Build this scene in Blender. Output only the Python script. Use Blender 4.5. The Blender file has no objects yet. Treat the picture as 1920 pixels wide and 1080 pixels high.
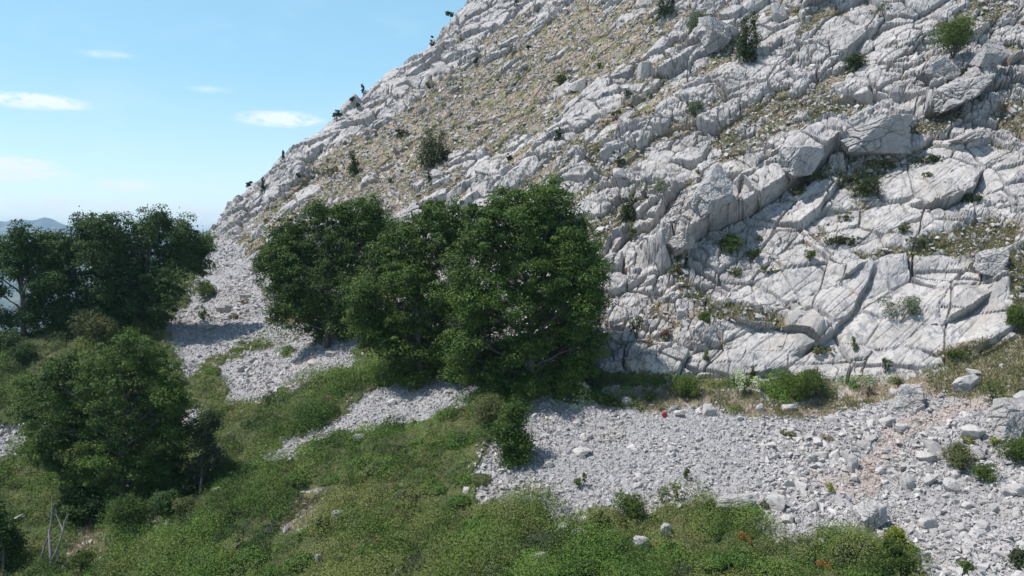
import bpy, bmesh, math, random
import numpy as np
from mathutils import Vector

# ------------------------------------------------------------------ camera
SC = bpy.context.scene
COL = SC.collection
FPX = 1507.0                       # focal length in photo pixels (1920 wide)
PITCH = math.atan(90 / FPX)        # eye level lies 90 px above the middle
cam_d = bpy.data.cameras.new('camera')
cam = bpy.data.objects.new('camera', cam_d)
COL.objects.link(cam)
cam_d.sensor_width = 36
cam_d.lens = 36 * FPX / 1920
cam_d.clip_start = 0.5
cam_d.clip_end = 30000
cam.location = (0, 0, 0)
cam.rotation_euler = (math.pi / 2 - PITCH, 0, 0)
SC.camera = cam

# ------------------------------------------------------------------ light
SUN = Vector((-0.47, -0.10, 0.875)).normalized()   # direction towards the sun
SUN_EL = math.asin(SUN.z)
SUN_AZ = math.atan2(SUN.x, SUN.y)
world = bpy.data.worlds.new('World')
SC.world = world
world.use_nodes = True
wn, wl = world.node_tree.nodes, world.node_tree.links
wn.clear()
w_out = wn.new('ShaderNodeOutputWorld')
w_bg = wn.new('ShaderNodeBackground')
w_sky = wn.new('ShaderNodeTexSky')
w_sky.sky_type = 'NISHITA'
w_sky.sun_disc = False
w_sky.sun_elevation = SUN_EL
w_sky.sun_rotation = SUN_AZ
w_sky.altitude = 900
w_sky.air_density = 1.0
w_sky.dust_density = 0.6
w_sky.ozone_density = 1.0
w_bg.inputs['Strength'].default_value = 0.095
sun_d = bpy.data.lights.new('sun', 'SUN')
sun_d.energy = 5.0
sun_d.angle = math.radians(0.5)
sun_d.color = (1.0, 0.965, 0.92)
sun = bpy.data.objects.new('sun', sun_d)
COL.objects.link(sun)
sun.rotation_euler = SUN.to_track_quat('Z', 'Y').to_euler()
sun.location = (-40, 0, 80)
SC.view_settings.view_transform = 'Standard'
SC.view_settings.look = 'None'
SC.view_settings.exposure = 0.27
SC.view_settings.gamma = 1.0


def wm(op, a, b=None, c=None):
    n = wn.new('ShaderNodeMath'); n.operation = op
    for i, v in enumerate((a, b, c)):
        if v is None: continue
        if isinstance(v, (int, float)): n.inputs[i].default_value = v
        else: wl.new(v, n.inputs[i])
    return n.outputs[0]


# clouds: soft wisps placed by sky direction (azimuth, elevation in degrees)
w_tc = wn.new('ShaderNodeTexCoord')
w_sep = wn.new('ShaderNodeSeparateXYZ')
wl.new(w_tc.outputs['Generated'], w_sep.inputs[0])
az = wm('MULTIPLY', wm('ARCTAN2', w_sep.outputs[0], w_sep.outputs[1]), 57.2958)
el = wm('MULTIPLY', wm('ARCSINE', w_sep.outputs[2]), 57.2958)
w_cmb = wn.new('ShaderNodeCombineXYZ')
wl.new(az, w_cmb.inputs[0]); wl.new(wm('MULTIPLY', el, 2.4), w_cmb.inputs[1])
w_n1 = wn.new('ShaderNodeTexNoise'); w_n1.inputs['Distortion'].default_value = 0.6; w_n1.inputs['Scale'].default_value = 0.8
w_n1.inputs['Detail'].default_value = 8; w_n1.inputs['Roughness'].default_value = 0.62
wl.new(w_cmb.outputs[0], w_n1.inputs['Vector'])
w_n2 = wn.new('ShaderNodeTexNoise'); w_n2.inputs['Scale'].default_value = 0.16
w_n2.inputs['Detail'].default_value = 6
wl.new(w_cmb.outputs[0], w_n2.inputs['Vector'])
CLOUDS = [  # photo px, half widths px, strength
    (70, 193, 85, 14, 1.1), (130, 203, 45, 6, 0.5), (25, 318, 80, 22, 1.15), (90, 328, 60, 8, 0.6),
    (530, 226, 72, 14, 1.0), (240, 350, 55, 12, 0.9), (350, 398, 95, 13, 0.9), (225, 388, 55, 12, 0.8),
    (105, 384, 75, 16, 0.8), (60, 412, 90, 9, 0.6), (210, 108, 50, 7, 0.35), (650, 0, 60, 5, 0.4), (400, 172, 40, 6, 0.25)]
tot = None
for (cx, cy, hw, hh, st) in CLOUDS:
    a0 = math.degrees(math.atan2(cx - 960, FPX)); 
    dist = math.hypot(cx - 960, FPX)
    e0 = math.degrees(math.atan2(450 - cy, dist))
    ka = math.degrees(hw / dist); ke = math.degrees(hh / dist)
    dx = wm('DIVIDE', wm('SUBTRACT', az, a0), ka)
    dy = wm('DIVIDE', wm('SUBTRACT', el, e0), ke)
    r2 = wm('ADD', wm('MULTIPLY', dx, dx), wm('MULTIPLY', dy, dy))
    fall = wm('MULTIPLY', wm('MAXIMUM', wm('SUBTRACT', 1.25, wm('SQRT', r2)), 0), st)
    tot = fall if tot is None else wm('MAXIMUM', tot, fall)
cl = wm('MULTIPLY', wm('MULTIPLY', tot, 1.6), wm('MULTIPLY', wm('MAXIMUM', wm('SUBTRACT', w_n1.outputs[0], 0.33), 0), 4.2))
veil = wm('MULTIPLY', wm('MAXIMUM', wm('SUBTRACT', w_n2.outputs[0], 0.5), 0), 0.5)
cl = wm('MINIMUM', wm('ADD', cl, veil), 0.92)
w_mix = wn.new('ShaderNodeMix'); w_mix.data_type = 'RGBA'
# thin summer haze brightens the low sky and fades out towards the zenith
w_hz = wn.new('ShaderNodeMapRange'); w_hz.inputs[1].default_value = 18; w_hz.inputs[2].default_value = 42
w_hz.inputs[3].default_value = 1; w_hz.inputs[4].default_value = 0
wl.new(el, w_hz.inputs[0])
w_tint = wn.new('ShaderNodeMix'); w_tint.data_type = 'RGBA'; w_tint.blend_type = 'ADD'
wl.new(w_hz.outputs[0], w_tint.inputs[0]); w_tint.inputs[7].default_value = (1.2, 2.95, 3.5, 1)
wl.new(w_sky.outputs[0], w_tint.inputs[6])
w_h2 = wn.new('ShaderNodeMapRange'); w_h2.inputs[1].default_value = -2; w_h2.inputs[2].default_value = 11
w_h2.inputs[3].default_value = 1; w_h2.inputs[4].default_value = 0
wl.new(el, w_h2.inputs[0])
w_t2 = wn.new('ShaderNodeMix'); w_t2.data_type = 'RGBA'; w_t2.blend_type = 'ADD'
wl.new(w_h2.outputs[0], w_t2.inputs[0]); w_t2.inputs[7].default_value = (1.5, 0.5, 0.9, 1)
wl.new(w_tint.outputs[2], w_t2.inputs[6])
wl.new(cl, w_mix.inputs[0]); wl.new(w_t2.outputs[2], w_mix.inputs[6])
w_mix.inputs[7].default_value = (8.4, 9.3, 9.9, 1)
wl.new(w_mix.outputs[2], w_bg.inputs['Color'])
wl.new(w_bg.outputs[0], w_out.inputs[0])

rng = np.random.default_rng(7)
random.seed(7)


# ------------------------------------------------------------------ maths
def P(px, py, d):
    """a photo pixel at depth d (metres along +Y) as a point in the world"""
    vx = (px - 960); vy = FPX * math.cos(PITCH) + (540 - py) * math.sin(PITCH)
    vz = -FPX * math.sin(PITCH) + (540 - py) * math.cos(PITCH)
    s = d / vy
    return np.array([vx * s, d, vz * s])


def project(V):
    c, s = math.cos(PITCH), math.sin(PITCH)
    f = V[:, 1] * c - V[:, 2] * s
    u = V[:, 1] * s + V[:, 2] * c
    return 960 + FPX * V[:, 0] / f, 540 - FPX * u / f, f


def hash2(ix, iy, seed):
    h = (ix.astype(np.int64) * 374761393 + iy.astype(np.int64) * 668265263 + seed * 1442695041) & 0xffffffff
    h = ((h ^ (h >> 13)) * 1274126177) & 0xffffffff
    h = ((h ^ (h >> 16)) * 2246822519) & 0xffffffff
    return ((h ^ (h >> 15)) & 0xffffff).astype(np.float32) / np.float32(0xffffff)


def noise2(x, y, seed=0):
    ix = np.floor(x); iy = np.floor(y)
    fx = x - ix; fy = y - iy
    ix = ix.astype(np.int64); iy = iy.astype(np.int64)
    ux = fx * fx * (3 - 2 * fx); uy = fy * fy * (3 - 2 * fy)
    a = hash2(ix, iy, seed); b = hash2(ix + 1, iy, seed)
    c = hash2(ix, iy + 1, seed); d = hash2(ix + 1, iy + 1, seed)
    return (a * (1 - ux) + b * ux) * (1 - uy) + (c * (1 - ux) + d * ux) * uy - 0.5


def fbm(x, y, seed=0, octs=4, gain=0.5):
    t = 0; amp = 1.0; s = 1.0
    for o in range(octs):
        ca, sa = math.cos(o * 0.9), math.sin(o * 0.9)
        t = t + amp * noise2((x * ca - y * sa) * s, (x * sa + y * ca) * s, seed + o * 17)
        amp *= gain; s *= 2.03
    return t


def sstep(a, b, x):
    t = np.clip((x - a) / (b - a), 0, 1)
    return t * t * (3 - 2 * t)


def cells(x, y, seed, jit=0.85):
    ix = np.floor(x).astype(np.int64); iy = np.floor(y).astype(np.int64)
    F1 = np.full(x.shape, 9.0); F2 = np.full(x.shape, 9.0)
    RX = np.zeros_like(x); RY = np.zeros_like(x)
    CX = np.zeros_like(ix); CY = np.zeros_like(iy)
    for i in (-1, 0, 1):
        for j in (-1, 0, 1):
            cx = ix + i; cy = iy + j
            dx = x - (cx + 0.5 + jit * (hash2(cx, cy, seed) - 0.5))
            dy = y - (cy + 0.5 + jit * (hash2(cx, cy, seed + 1) - 0.5))
            d = np.sqrt(dx * dx + dy * dy)
            c1 = d < F1
            F2 = np.where(c1, F1, np.minimum(F2, d))
            F1 = np.where(c1, d, F1)
            RX = np.where(c1, dx, RX); RY = np.where(c1, dy, RY)
            CX = np.where(c1, cx, CX); CY = np.where(c1, cy, CY)
    return F1, F2, RX, RY, CX, CY


def blocks(a, b, sa, sb, rot, seed, tilt=0.9, groove=0.35, gw=0.1):
    """fractured rock: every cell is a tilted facet with its own height and a joint round it"""
    c, s = math.cos(rot), math.sin(rot)
    x = (a * c + b * s) / sa; y = (-a * s + b * c) / sb
    F1, F2, RX, RY, CX, CY = cells(x, y, seed)
    h = 0.6 * (hash2(CX, CY, seed + 5) - 0.5)
    gx = hash2(CX, CY, seed + 6) - 0.5; gy = hash2(CX, CY, seed + 7) - 0.5
    out = h + tilt * 2 * (gx * RX + gy * RY)
    out = out + 0.10 * sstep(0, 0.3, F2 - F1) - groove * (1 - sstep(0.0, gw, F2 - F1))
    return out, F2 - F1


def tps_fit(pts, smooth=0.0):
    pts = np.array(pts, float); n = len(pts)
    d = np.hypot(pts[:, None, 0] - pts[None, :, 0], pts[:, None, 1] - pts[None, :, 1])
    K = np.where(d > 0, d * d * np.log(np.maximum(d, 1e-9)), 0) + np.eye(n) * smooth
    Q = np.c_[np.ones(n), pts[:, :2]]
    A = np.block([[K, Q], [Q.T, np.zeros((3, 3))]])
    w = np.linalg.solve(A, np.r_[pts[:, 2], 0, 0, 0])
    return pts, w


def tps_eval(fit, x, y):
    pts, w = fit; n = len(pts)
    z = w[n] + w[n + 1] * x + w[n + 2] * y
    for i in range(n):
        d2 = (x - pts[i, 0]) ** 2 + (y - pts[i, 1]) ** 2 + 1e-9
        z = z + w[i] * 0.5 * d2 * np.log(d2)
    return z


# ------------------------------------------------------------------ shape of the land
foot = [(2150, 600, 34.5), (1920, 640, 35.5), (1750, 690, 36), (1600, 718, 37), (1400, 710, 38), (1130, 700, 39.5),
        (1000, 690, 41), (850, 650, 45), (700, 580, 53), (560, 520, 63), (480, 470, 73), (405, 445, 84)]
rock = [(1900, 400, 42), (1900, 200, 49), (1900, 0, 57), (1600, 400, 44.5), (1600, 200, 52), (1600, 0, 61),
        (1300, 450, 46), (1300, 250, 55), (1300, 0, 70), (1100, 450, 49), (1100, 250, 61), (1100, 0, 82),
        (900, 300, 69), (900, 100, 89), (850, 400, 60), (700, 350, 73), (700, 230, 87), (540, 400, 77),
        (1000, 560, 44.5), (1300, 600, 41), (1600, 560, 40.5), (1900, 560, 37.5),
        (2200, 300, 42), (2200, 0, 53), (2200, -200, 60), (1600, -200, 70), (1300, -200, 84), (1050, -120, 104),
        (1000, -30, 101), (2600, 300, 38), (2600, 0, 46)]
ridge = [(900, -8, 103), (855, 42, 101), (820, 78, 99), (760, 128, 98), (700, 172, 96), (640, 212, 95), (600, 242, 93.5),
         (560, 275, 92), (500, 340, 90), (450, 375, 88.5), (418, 410, 87)]
Rp = [P(*q) for q in foot + rock + ridge]
for q in ridge:
    b = P(*q)
    Rp.append(b + np.array([-4.5, 8, -4.5])); Rp.append(b + np.array([-13, 24, -20]))
    Rp.append(b + np.array([-30, 40, -48]))
for q in foot[:-1]:
    Rp.append(P(*q) + np.array([0, -7, -6.5]))
low = [(960, 1080, 26), (1920, 1080, 24), (0, 1080, 30), (480, 1080, 28), (1440, 1080, 25), (1400, 900, 30),
       (1920, 900, 28.5), (960, 900, 31), (480, 900, 34), (0, 900, 39), (200, 960, 35), (0, 750, 45), (0, 650, 50),
       (240, 612, 55), (340, 690, 49), (500, 640, 53), (650, 640, 48), (790, 715, 41), (980, 735, 38), (700, 800, 37),
       (1100, 800, 35), (1400, 760, 35.5), (1700, 760, 34), (1920, 760, 32), (450, 550, 63), (350, 600, 59),
       (440, 490, 73), (400, 450, 84), (2200, 760, 31), (2200, 1080, 23), (-300, 1080, 31), (-300, 900, 39)]
Lp = [P(*q) for q in low]
Lp += [P(*q) + np.array([0, 0, -0.1]) for q in foot[:-2]]
Lp += [P(*q) + np.array([0, 9, 1.0]) for q in foot[:9]]
Lp += [np.array(q, float) for q in [(-36, 56, -9), (-47, 60, -17), (-40, 76, -9), (-42, 88, -7), (-62, 80, -28),
       (-37, 97, -6), (-48, 112, -20), (-75, 50, -34), (-50, 44, -18), (-30, 105, -7), (-30, 125, -22), (0, 12, -17),
       (-18, 12, -19), (14, 12, -15), (-60, 130, -50), (0, 140, -20)]]
FR = tps_fit(Rp, 1.0)
FL = tps_fit(Lp, 1.0)

NU, NV = 1500, 1350
us = np.linspace(-0.80, 0.80, NU)
# coarse pass: an even spacing of rows as seen from the slope's front
yc = np.geomspace(13, 150, 260)
UC, YC = np.meshgrid(us[::10], yc, indexing='ij')
XC = UC * YC
ZC = np.maximum(tps_eval(FR, XC, YC), tps_eval(FL, XC, YC))
seg = np.sqrt(np.diff(YC, axis=1) ** 2 + np.diff(ZC, axis=1) ** 2) / (0.5 * (YC[:, 1:] + YC[:, :-1]))
back = sstep(112, 125, YC[:, 1:])
seg = seg * (1 - 0.85 * back) + 1e-5
cum = np.c_[np.zeros(len(seg)), np.cumsum(seg, axis=1)]
cum /= cum[:, -1:]
tt = np.linspace(0, 1, NV)
Yk = np.array([np.interp(tt, cum[i], yc) for i in range(len(cum))])
Y = np.array([np.interp(us, us[::10], Yk[:, j]) for j in range(NV)]).T
X = us[:, None] * Y
zr = tps_eval(FR, X, Y); zl = tps_eval(FL, X, Y)
k = 0.25
Z = np.maximum(zr, zl) + 0.5 * k * np.exp(-np.abs(zr - zl) / k)
gx_ = np.gradient(X, axis=0), np.gradient(Y, axis=0), np.gradient(Z, axis=0)
gy_ = np.gradient(X, axis=1), np.gradient(Y, axis=1), np.gradient(Z, axis=1)


def grid_normals(X, Y, Z):
    a = np.stack([np.gradient(X, axis=0), np.gradient(Y, axis=0), np.gradient(Z, axis=0)], -1)
    b = np.stack([np.gradient(X, axis=1), np.gradient(Y, axis=1), np.gradient(Z, axis=1)], -1)
    n = np.cross(a, b)
    n /= np.linalg.norm(n, axis=-1, keepdims=True) + 1e-12
    return n


N0 = grid_normals(X, Y, Z)
shape = X.shape
V0 = np.stack([X, Y, Z], -1).reshape(-1, 3)
PX, PY, PD = [q.reshape(shape) for q in project(V0)]
ROCK = sstep(-0.25, 0.35, zr - zl)
A = X.copy(); B = 0.68 * Y + 0.74 * Z          # face coordinates in metres
wx = fbm(A / 3.0, B / 3.0, 11, 3); wy = fbm(A / 3.0, B / 3.0, 31, 3)


def inpoly(poly, x, y):
    """signed: positive inside, approximate distance in px to the outline"""
    x = np.asarray(x, np.float32); y = np.asarray(y, np.float32)
    ins = np.zeros(x.shape, bool); d = np.full(x.shape, 1e9, np.float32)
    n = len(poly)
    for i in range(n):
        x0, y0 = poly[i]; x1, y1 = poly[(i + 1) % n]
        if y0 != y1:
            c = ((y0 > y) != (y1 > y)) & (x < (x1 - x0) * (y - y0) / (y1 - y0) + x0)
            ins ^= c
        ex, ey = x1 - x0, y1 - y0
        t = np.clip(((x - x0) * ex + (y - y0) * ey) / (ex * ex + ey * ey + 1e-9), 0, 1)
        d = np.minimum(d, (x - x0 - t * ex) ** 2 + (y - y0 - t * ey) ** 2)
    d = np.sqrt(d)
    return np.where(ins, d, -d)


# zones of the ground, read off the base shape
jx = PX + 34 * fbm(X / 2.2, Y / 2.2, 51, 4); jy = PY + 26 * fbm(X / 2.2, Y / 2.2, 71, 4)
S = [
    [(893, 900), (900, 862), (950, 830), (985, 775), (1030, 762), (1130, 758), (1220, 775), (1320, 768), (1450, 782), (1560, 762),
     (1690, 745), (1760, 728), (1850, 745), (1900, 800), (2300, 800), (2300, 1300), (1760, 1200), (1715, 1030), (1620, 1020),
     (1540, 1005), (1450, 1010), (1390, 965), (1330, 955), (1240, 950), (1190, 975), (1130, 960), (1090, 985), (1050, 990), (1010, 955),
     (950, 965), (905, 955)],
    [(475, 862), (525, 828), (640, 780), (700, 738), (800, 722), (900, 722), (905, 740), (870, 765), (760, 795), (700, 812), (620, 822),
     (560, 848), (500, 865)],
    [(425, 700), (450, 680), (520, 655), (560, 632), (640, 630), (690, 645), (660, 690), (600, 715), (530, 748), (470, 772), (425, 770)],
    [(395, 452), (440, 446), (490, 470), (512, 540), (520, 590), (580, 610), (560, 636), (480, 648), (420, 672), (352, 696), (312, 640),
     (300, 600), (360, 540), (385, 500)],
    [(-300, 790), (0, 802), (35, 810), (32, 850), (0, 862), (-300, 870)],
    [(335, 768), (380, 770), (378, 810), (338, 815)],
    [(280, 960), (312, 955), (318, 980), (286, 990)]]
sc_ = np.full(shape, -1e9)
for q in S:
    sc_ = np.maximum(sc_, inpoly(q, jx, jy))
front = (PD < 96)
sc_ = sc_ + 9 * fbm(X / 0.45, Y / 0.45, 57, 3)
SCREE = sstep(-4, 4, sc_) * (1 - ROCK) * front
# tan soil / dry grass
SOILP = [[(1130, 735), (1250, 715), (1340, 735), (1500, 745), (1600, 725), (1700, 720), (1780, 690), (1760, 655), (1860, 640), (2100, 600),
          (2100, 760), (1920, 735), (1830, 745), (1740, 745), (1660, 752), (1560, 768), (1450, 782), (1330, 770), (1220, 775), (1180, 760)],
         [(130, 1010), (190, 1000), (250, 985), (230, 1020), (190, 1080), (130, 1080)], [(450, 450), (510, 450), (520, 490), (455, 475)],
         [(560, 930), (610, 920), (600, 990), (540, 1020), (500, 1000)]]
so_ = np.full(shape, -1e9)
for q in SOILP:
    so_ = np.maximum(so_, inpoly(q, jx, jy))
SOIL = sstep(-8, 10, so_) * front
REDP = [[(1600, 905), (1640, 850), (1650, 810), (1690, 780), (1760, 765), (1850, 730), (1870, 745), (1790, 790), (1710, 815), (1690, 850),
         (1660, 890), (1640, 930), (1580, 940)], [(1510, 870), (1600, 890), (1600, 930), (1540, 925)],
        [(1500, 720), (1580, 718), (1600, 740), (1520, 748)], [(560, 660), (600, 660), (600, 680), (560, 685)]]
re_ = np.full(shape, -1e9)
for q in REDP:
    re_ = np.maximum(re_, inpoly(q, jx, jy))
RED = sstep(-6, 8, re_) * front
# ledges and pockets of grass on the cliff
GRASSP = [[(1255, 500), (1285, 490), (1290, 540), (1330, 570), (1380, 585), (1470, 605), (1470, 625), (1400, 618), (1340, 610), (1300, 580),
           (1260, 560)],
          [(1780, 435), (1850, 420), (1920, 425), (1920, 470), (1800, 475), (1700, 480), (1640, 500), (1600, 480), (1700, 455)],
          [(1830, 0), (1870, 0), (1880, 40), (1850, 60), (1820, 45)], [(1860, 200), (1920, 190), (1920, 250), (1870, 240)],
          [(1510, 190), (1600, 185), (1560, 225), (1555, 250), (1510, 230)], [(1500, 20), (1600, 10), (1550, 45), (1500, 80)],
          [(1730, 225), (1760, 200), (1800, 230), (1730, 270), (1690, 265)], [(1560, 320), (1700, 300), (1640, 345), (1560, 345)],
          [(1490, 350), (1550, 320), (1560, 335), (1500, 370)], [(1880, 490), (1940, 480), (1940, 640), (1900, 620)],
          [(1340, 250), (1400, 245), (1380, 275), (1340, 272)], [(1100, 260), (1150, 290), (1140, 330), (1110, 300)]]
gr_ = np.full(shape, -1e9)
for q in GRASSP:
    gr_ = np.maximum(gr_, inpoly(q, jx, jy))
GLEDGE = sstep(-6, 8, gr_) * ROCK

# big smooth slabs low on the right
slab = sstep(-30, 50, inpoly([(1350, 500), (1500, 480), (1640, 520), (1860, 500), (1900, 640), (1700, 720), (1480, 720), (1330, 640)], PX, PY))
slab = np.maximum(slab, sstep(-15, 25, inpoly([(1640, 310), (1760, 285), (1850, 320), (1840, 390), (1740, 400), (1650, 370)], PX, PY)))
slab = np.maximum(slab, 0.7 * sstep(-30, 40, inpoly([(1400, 390), (1900, 250), (1900, 470), (1330, 520)], PX, PY)))
slab = np.maximum(slab, 0.7 * sstep(-15, 25, inpoly([(1350, 180), (1400, 120), (1480, 90), (1460, 150), (1400, 200)], PX, PY)))
finer = sstep(60, 78, PD)

# ------------------------------------------------------------------ fractured rock relief
Aw = A + 0.35 * wx; Bw = B + 0.35 * wy
R0 = math.radians(44)
h1, e1 = blocks(Aw, Bw, 5.6, 3.0, R0, 101, 0.5, 0.55, 0.035)
h2, e2 = blocks(Aw + 0.1 * wy, Bw, 2.5, 1.6, R0 - 0.55, 202, 0.6, 0.8, 0.06)
Ax = A + 0.1 * fbm(A / 0.8, B / 0.8, 41, 2); Bx = B + 0.1 * fbm(A / 0.8, B / 0.8, 43, 2)
h3, e3 = blocks(Ax, Bx, 1.15, 0.8, R0 + 0.45, 303, 0.8, 0.8, 0.10)
h4, e4 = blocks(Ax, Bx, 0.5, 0.32, R0 + 0.3, 404, 0.9, 0.6, 0.18)
fine = fbm(A / 0.5, B / 0.5, 61, 4, 0.55)
patchy = sstep(-0.12, 0.2, fbm(A / 5.0, B / 5.0, 95, 3))       # where the rock breaks up small
s1 = 1 - slab
rk = 1.25 * (1 - 0.72 * slab) * h1 + (0.68 * (1 - 0.84 * slab)) * h2
rk = rk + (0.27 * (1 - 0.8 * slab)) * h3 * (0.3 + 0.9 * patchy) + 0.11 * (1 - 0.75 * slab) * h4 * (0.35 + 0.9 * patchy) + 0.07 * fine
# shallow solution runnels on the slabs
run = np.abs(noise2((A * 0.79 + B * 0.61) * 0.5, (-A * 0.61 + B * 0.79) * 3.2, 77))
rk = rk - 0.06 * slab * (1 - sstep(0, 0.16, run))


def face_of(px, py):
    i = np.argmin((PX - px) ** 2 + (PY - py) ** 2 + np.where(PD > 110, 1e9, 0))
    return A.flat[i], B.flat[i]


def ledge(line, height, width, under=0.35, gap=0.25, fade=1.2, rough=0.25):
    """a shelf of rock raised on the upper side of a joint"""
    pts = [face_of(*q) for q in line]
    best = np.full(shape, 1e9); side = np.zeros(shape); along = np.zeros(shape)
    L = 0; tot = sum(math.dist(pts[i], pts[i + 1]) for i in range(len(pts) - 1))
    aa = A + rough * wx * 2; bb = B + rough * wy * 2
    for i in range(len(pts) - 1):
        (x0, y0), (x1, y1) = pts[i], pts[i + 1]
        ex, ey = x1 - x0, y1 - y0; le = math.hypot(ex, ey)
        t = np.clip(((aa - x0) * ex + (bb - y0) * ey) / (le * le), 0, 1)
        dx = aa - x0 - t * ex; dy = bb - y0 - t * ey
        d = np.hypot(dx, dy); sg = np.sign(ex * dy - ey * dx)
        c = d < best
        best = np.where(c, d, best); side = np.where(c, sg, side); along = np.where(c, L + t * le, along)
        L += le
    end = sstep(0, fade, along) * sstep(0, fade, tot - along)
    up = (side > 0)
    hgt = np.where(up, height * (1 - sstep(width * 0.25, width, best)), 0)
    crack = -gap * (1 - sstep(0, 0.35, best)) * (~up)
    return (hgt + crack) * end, np.where(up, under * height * (1 - sstep(0, width * 0.4, best)), 0) * end


LEDGES = [
    ([(1262, 520), (1290, 478), (1330, 452), (1400, 405), (1470, 362), (1560, 302), (1640, 282), (1712, 240)], 2.0, 3.4, 0.35, 0.7),
    ([(1700, 225), (1780, 215), (1850, 180), (1940, 165)], 1.1, 2.6, 0.4, 0.3),
    ([(1690, 150), (1748, 165), (1800, 150), (1860, 120), (1940, 85)], 1.0, 2.4, 0.4, 0.4),
    ([(1690, 385), (1760, 398), (1812, 372), (1850, 322)], 0.9, 3.2, 0.3, 0.3),
    ([(1275, 95), (1340, 90), (1395, 60)], 1.0, 1.8, 0.4, 0.3),
    ([(1480, 22), (1530, 8), (1600, -12)], 1.3, 2.5, 0.4, 0.3),
    ([(1762, 612), (1815, 575), (1852, 540)], 0.6, 2.2, 0.3, 0.2),
    ([(1340, 345), (1392, 378), (1450, 330)], 0.6, 1.5, 0.3, 0.3),
    ([(1560, 535), (1600, 525), (1640, 505)], 0.45, 1.6, 0.3, 0.2),
    ([(1475, 680), (1560, 640), (1620, 560), (1660, 500)], 0.35, 1.8, 0.2, 0.2),
    ([(1320, 600), (1400, 612), (1480, 622), (1560, 660)], 0.7, 1.8, 0.3, 0.1),
    ([(1150, 200), (1220, 175), (1260, 130)], 0.7, 1.6, 0.3, 0.2),
    ([(1080, 320), (1150, 270), (1230, 240)], 0.6, 1.8, 0.3, 0.2),
    ([(1140, 480), (1190, 420), (1260, 380)], 0.6, 1.6, 0.3, 0.2),
    ([(1890, 560), (1925, 500), (1960, 480)], 0.6, 1.6, 0.3, 0.2),
]
slip = np.zeros(shape)
for (ln, hh, ww, un, gp) in LEDGES:
    d, s_ = ledge(ln, hh, ww, un, gp)
    rk = rk + d; slip = slip + s_

# hollows between blocks fill with soil and dry grass
low_ = 0.55 - 0.9 * (h1 * 0.5 + h2 * 0.75 + h3 * 0.3)
ca_, sa_ = math.cos(R0 - 0.12), math.sin(R0 - 0.12)
al_, ac_ = A * ca_ + B * sa_, -A * sa_ + B * ca_
gn = fbm(al_ / 8.0, ac_ / 1.9, 121, 4, 0.6)
band = fbm(al_ / 9.0, ac_ / 1.9, 171, 3, 0.6)
upband = inpoly([(470, 440), (600, 330), (700, 260), (850, 150), (960, 60), (1060, 0), (1250, 0), (1220, 140), (1120, 190), (1050, 260), (900, 330),
                 (800, 420), (600, 400)], PX, PY)
bandw = sstep(-40, 60, upband)
mid = 1 - slab
grassy = low_ + 1.2 * gn - 0.5 * band + 0.88 * bandw - 0.32 * slab + 0.1 * patchy
POCK = sstep(0.82, 1.0, grassy) * ROCK
POCK = np.maximum(POCK, GLEDGE)
POCK = np.clip(np.maximum(POCK, 0), 0, 1)
rk = (rk + 0.42 * band * (1 - 0.6 * slab)) * (1 - 0.3 * bandw)
soil_fill = rk * (1 - 0.6 * POCK) - 0.1 * POCK
rk = soil_fill

# lower slope relief
hF1, hF2, hrx, hry, hcx, hcy = cells((X + 0.4 * wx) / 0.85, (Y + 0.4 * wy) / 0.95, 900)
hum = np.sqrt(np.maximum(0, 1 - (hF1 / 0.78) ** 2)) * (0.25 + 0.5 * hash2(hcx, hcy, 905))
HEATH = (1 - SCREE) * (1 - ROCK) * (1 - 0.85 * SOIL)
big = fbm(X / 5.0, Y / 5.0, 131, 3)
lowrel = HEATH * (0.34 * hum + 0.25 * np.abs(fbm(X / 1.3, Y / 1.3, 146, 3)) + 0.10 * fbm(X / 0.35, Y / 0.35, 141, 3)) + 0.35 * big
g1, _ = blocks(X, Y, 0.28, 0.24, 0.4, 505, 1.0, 0.4, 0.2)
lowrel = lowrel + SCREE * (0.09 * g1 + 0.10 * fbm(X / 0.9, Y / 0.9, 151, 3)) + SOIL * 0.12 * fbm(X / 0.6, Y / 0.6, 161, 4)
edge_f = sstep(0.0, 0.02, (us[:, None] + 0.80) / 1.6) if False else 1.0
DISP = rk * ROCK + lowrel * (1 - ROCK)
down = np.stack([0.15 * np.ones(shape), -0.35 * np.ones(shape), -0.92 * np.ones(shape)], -1)
PT = np.stack([X, Y, Z], -1) + N0 * DISP[..., None] + down * (slip * ROCK)[..., None]
NRM = grid_normals(PT[..., 0], PT[..., 1], PT[..., 2])
VT = PT.reshape(-1, 3)


# ------------------------------------------------------------------ mesh helpers
def mesh_np(name, verts, faces_flat, sizes, smooth=False, attrs=None, cattr=None):
    me = bpy.data.meshes.new(name)
    verts = np.ascontiguousarray(verts, np.float32); nv = len(verts); nf = len(sizes)
    me.vertices.add(nv); me.vertices.foreach_set('co', verts.ravel())
    me.loops.add(len(faces_flat)); me.loops.foreach_set('vertex_index', np.ascontiguousarray(faces_flat, np.int32))
    me.polygons.add(nf)
    st = np.r_[0, np.cumsum(sizes)[:-1]].astype(np.int32)
    me.polygons.foreach_set('loop_start', st)
    if smooth:
        me.polygons.foreach_set('use_smooth', np.ones(nf, bool))
    for k_, (dom, arr) in (attrs or {}).items():
        at = me.attributes.new(k_, 'FLOAT', dom); at.data.foreach_set('value', np.ascontiguousarray(arr, np.float32))
    for k_, (dom, arr) in (cattr or {}).items():
        at = me.attributes.new(k_, 'FLOAT_COLOR', dom); at.data.foreach_set('color', np.ascontiguousarray(arr, np.float32).ravel())
    me.update(calc_edges=True)
    if not smooth:
        me.polygons.foreach_set('use_smooth', np.zeros(nf, bool))
    return me


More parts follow.
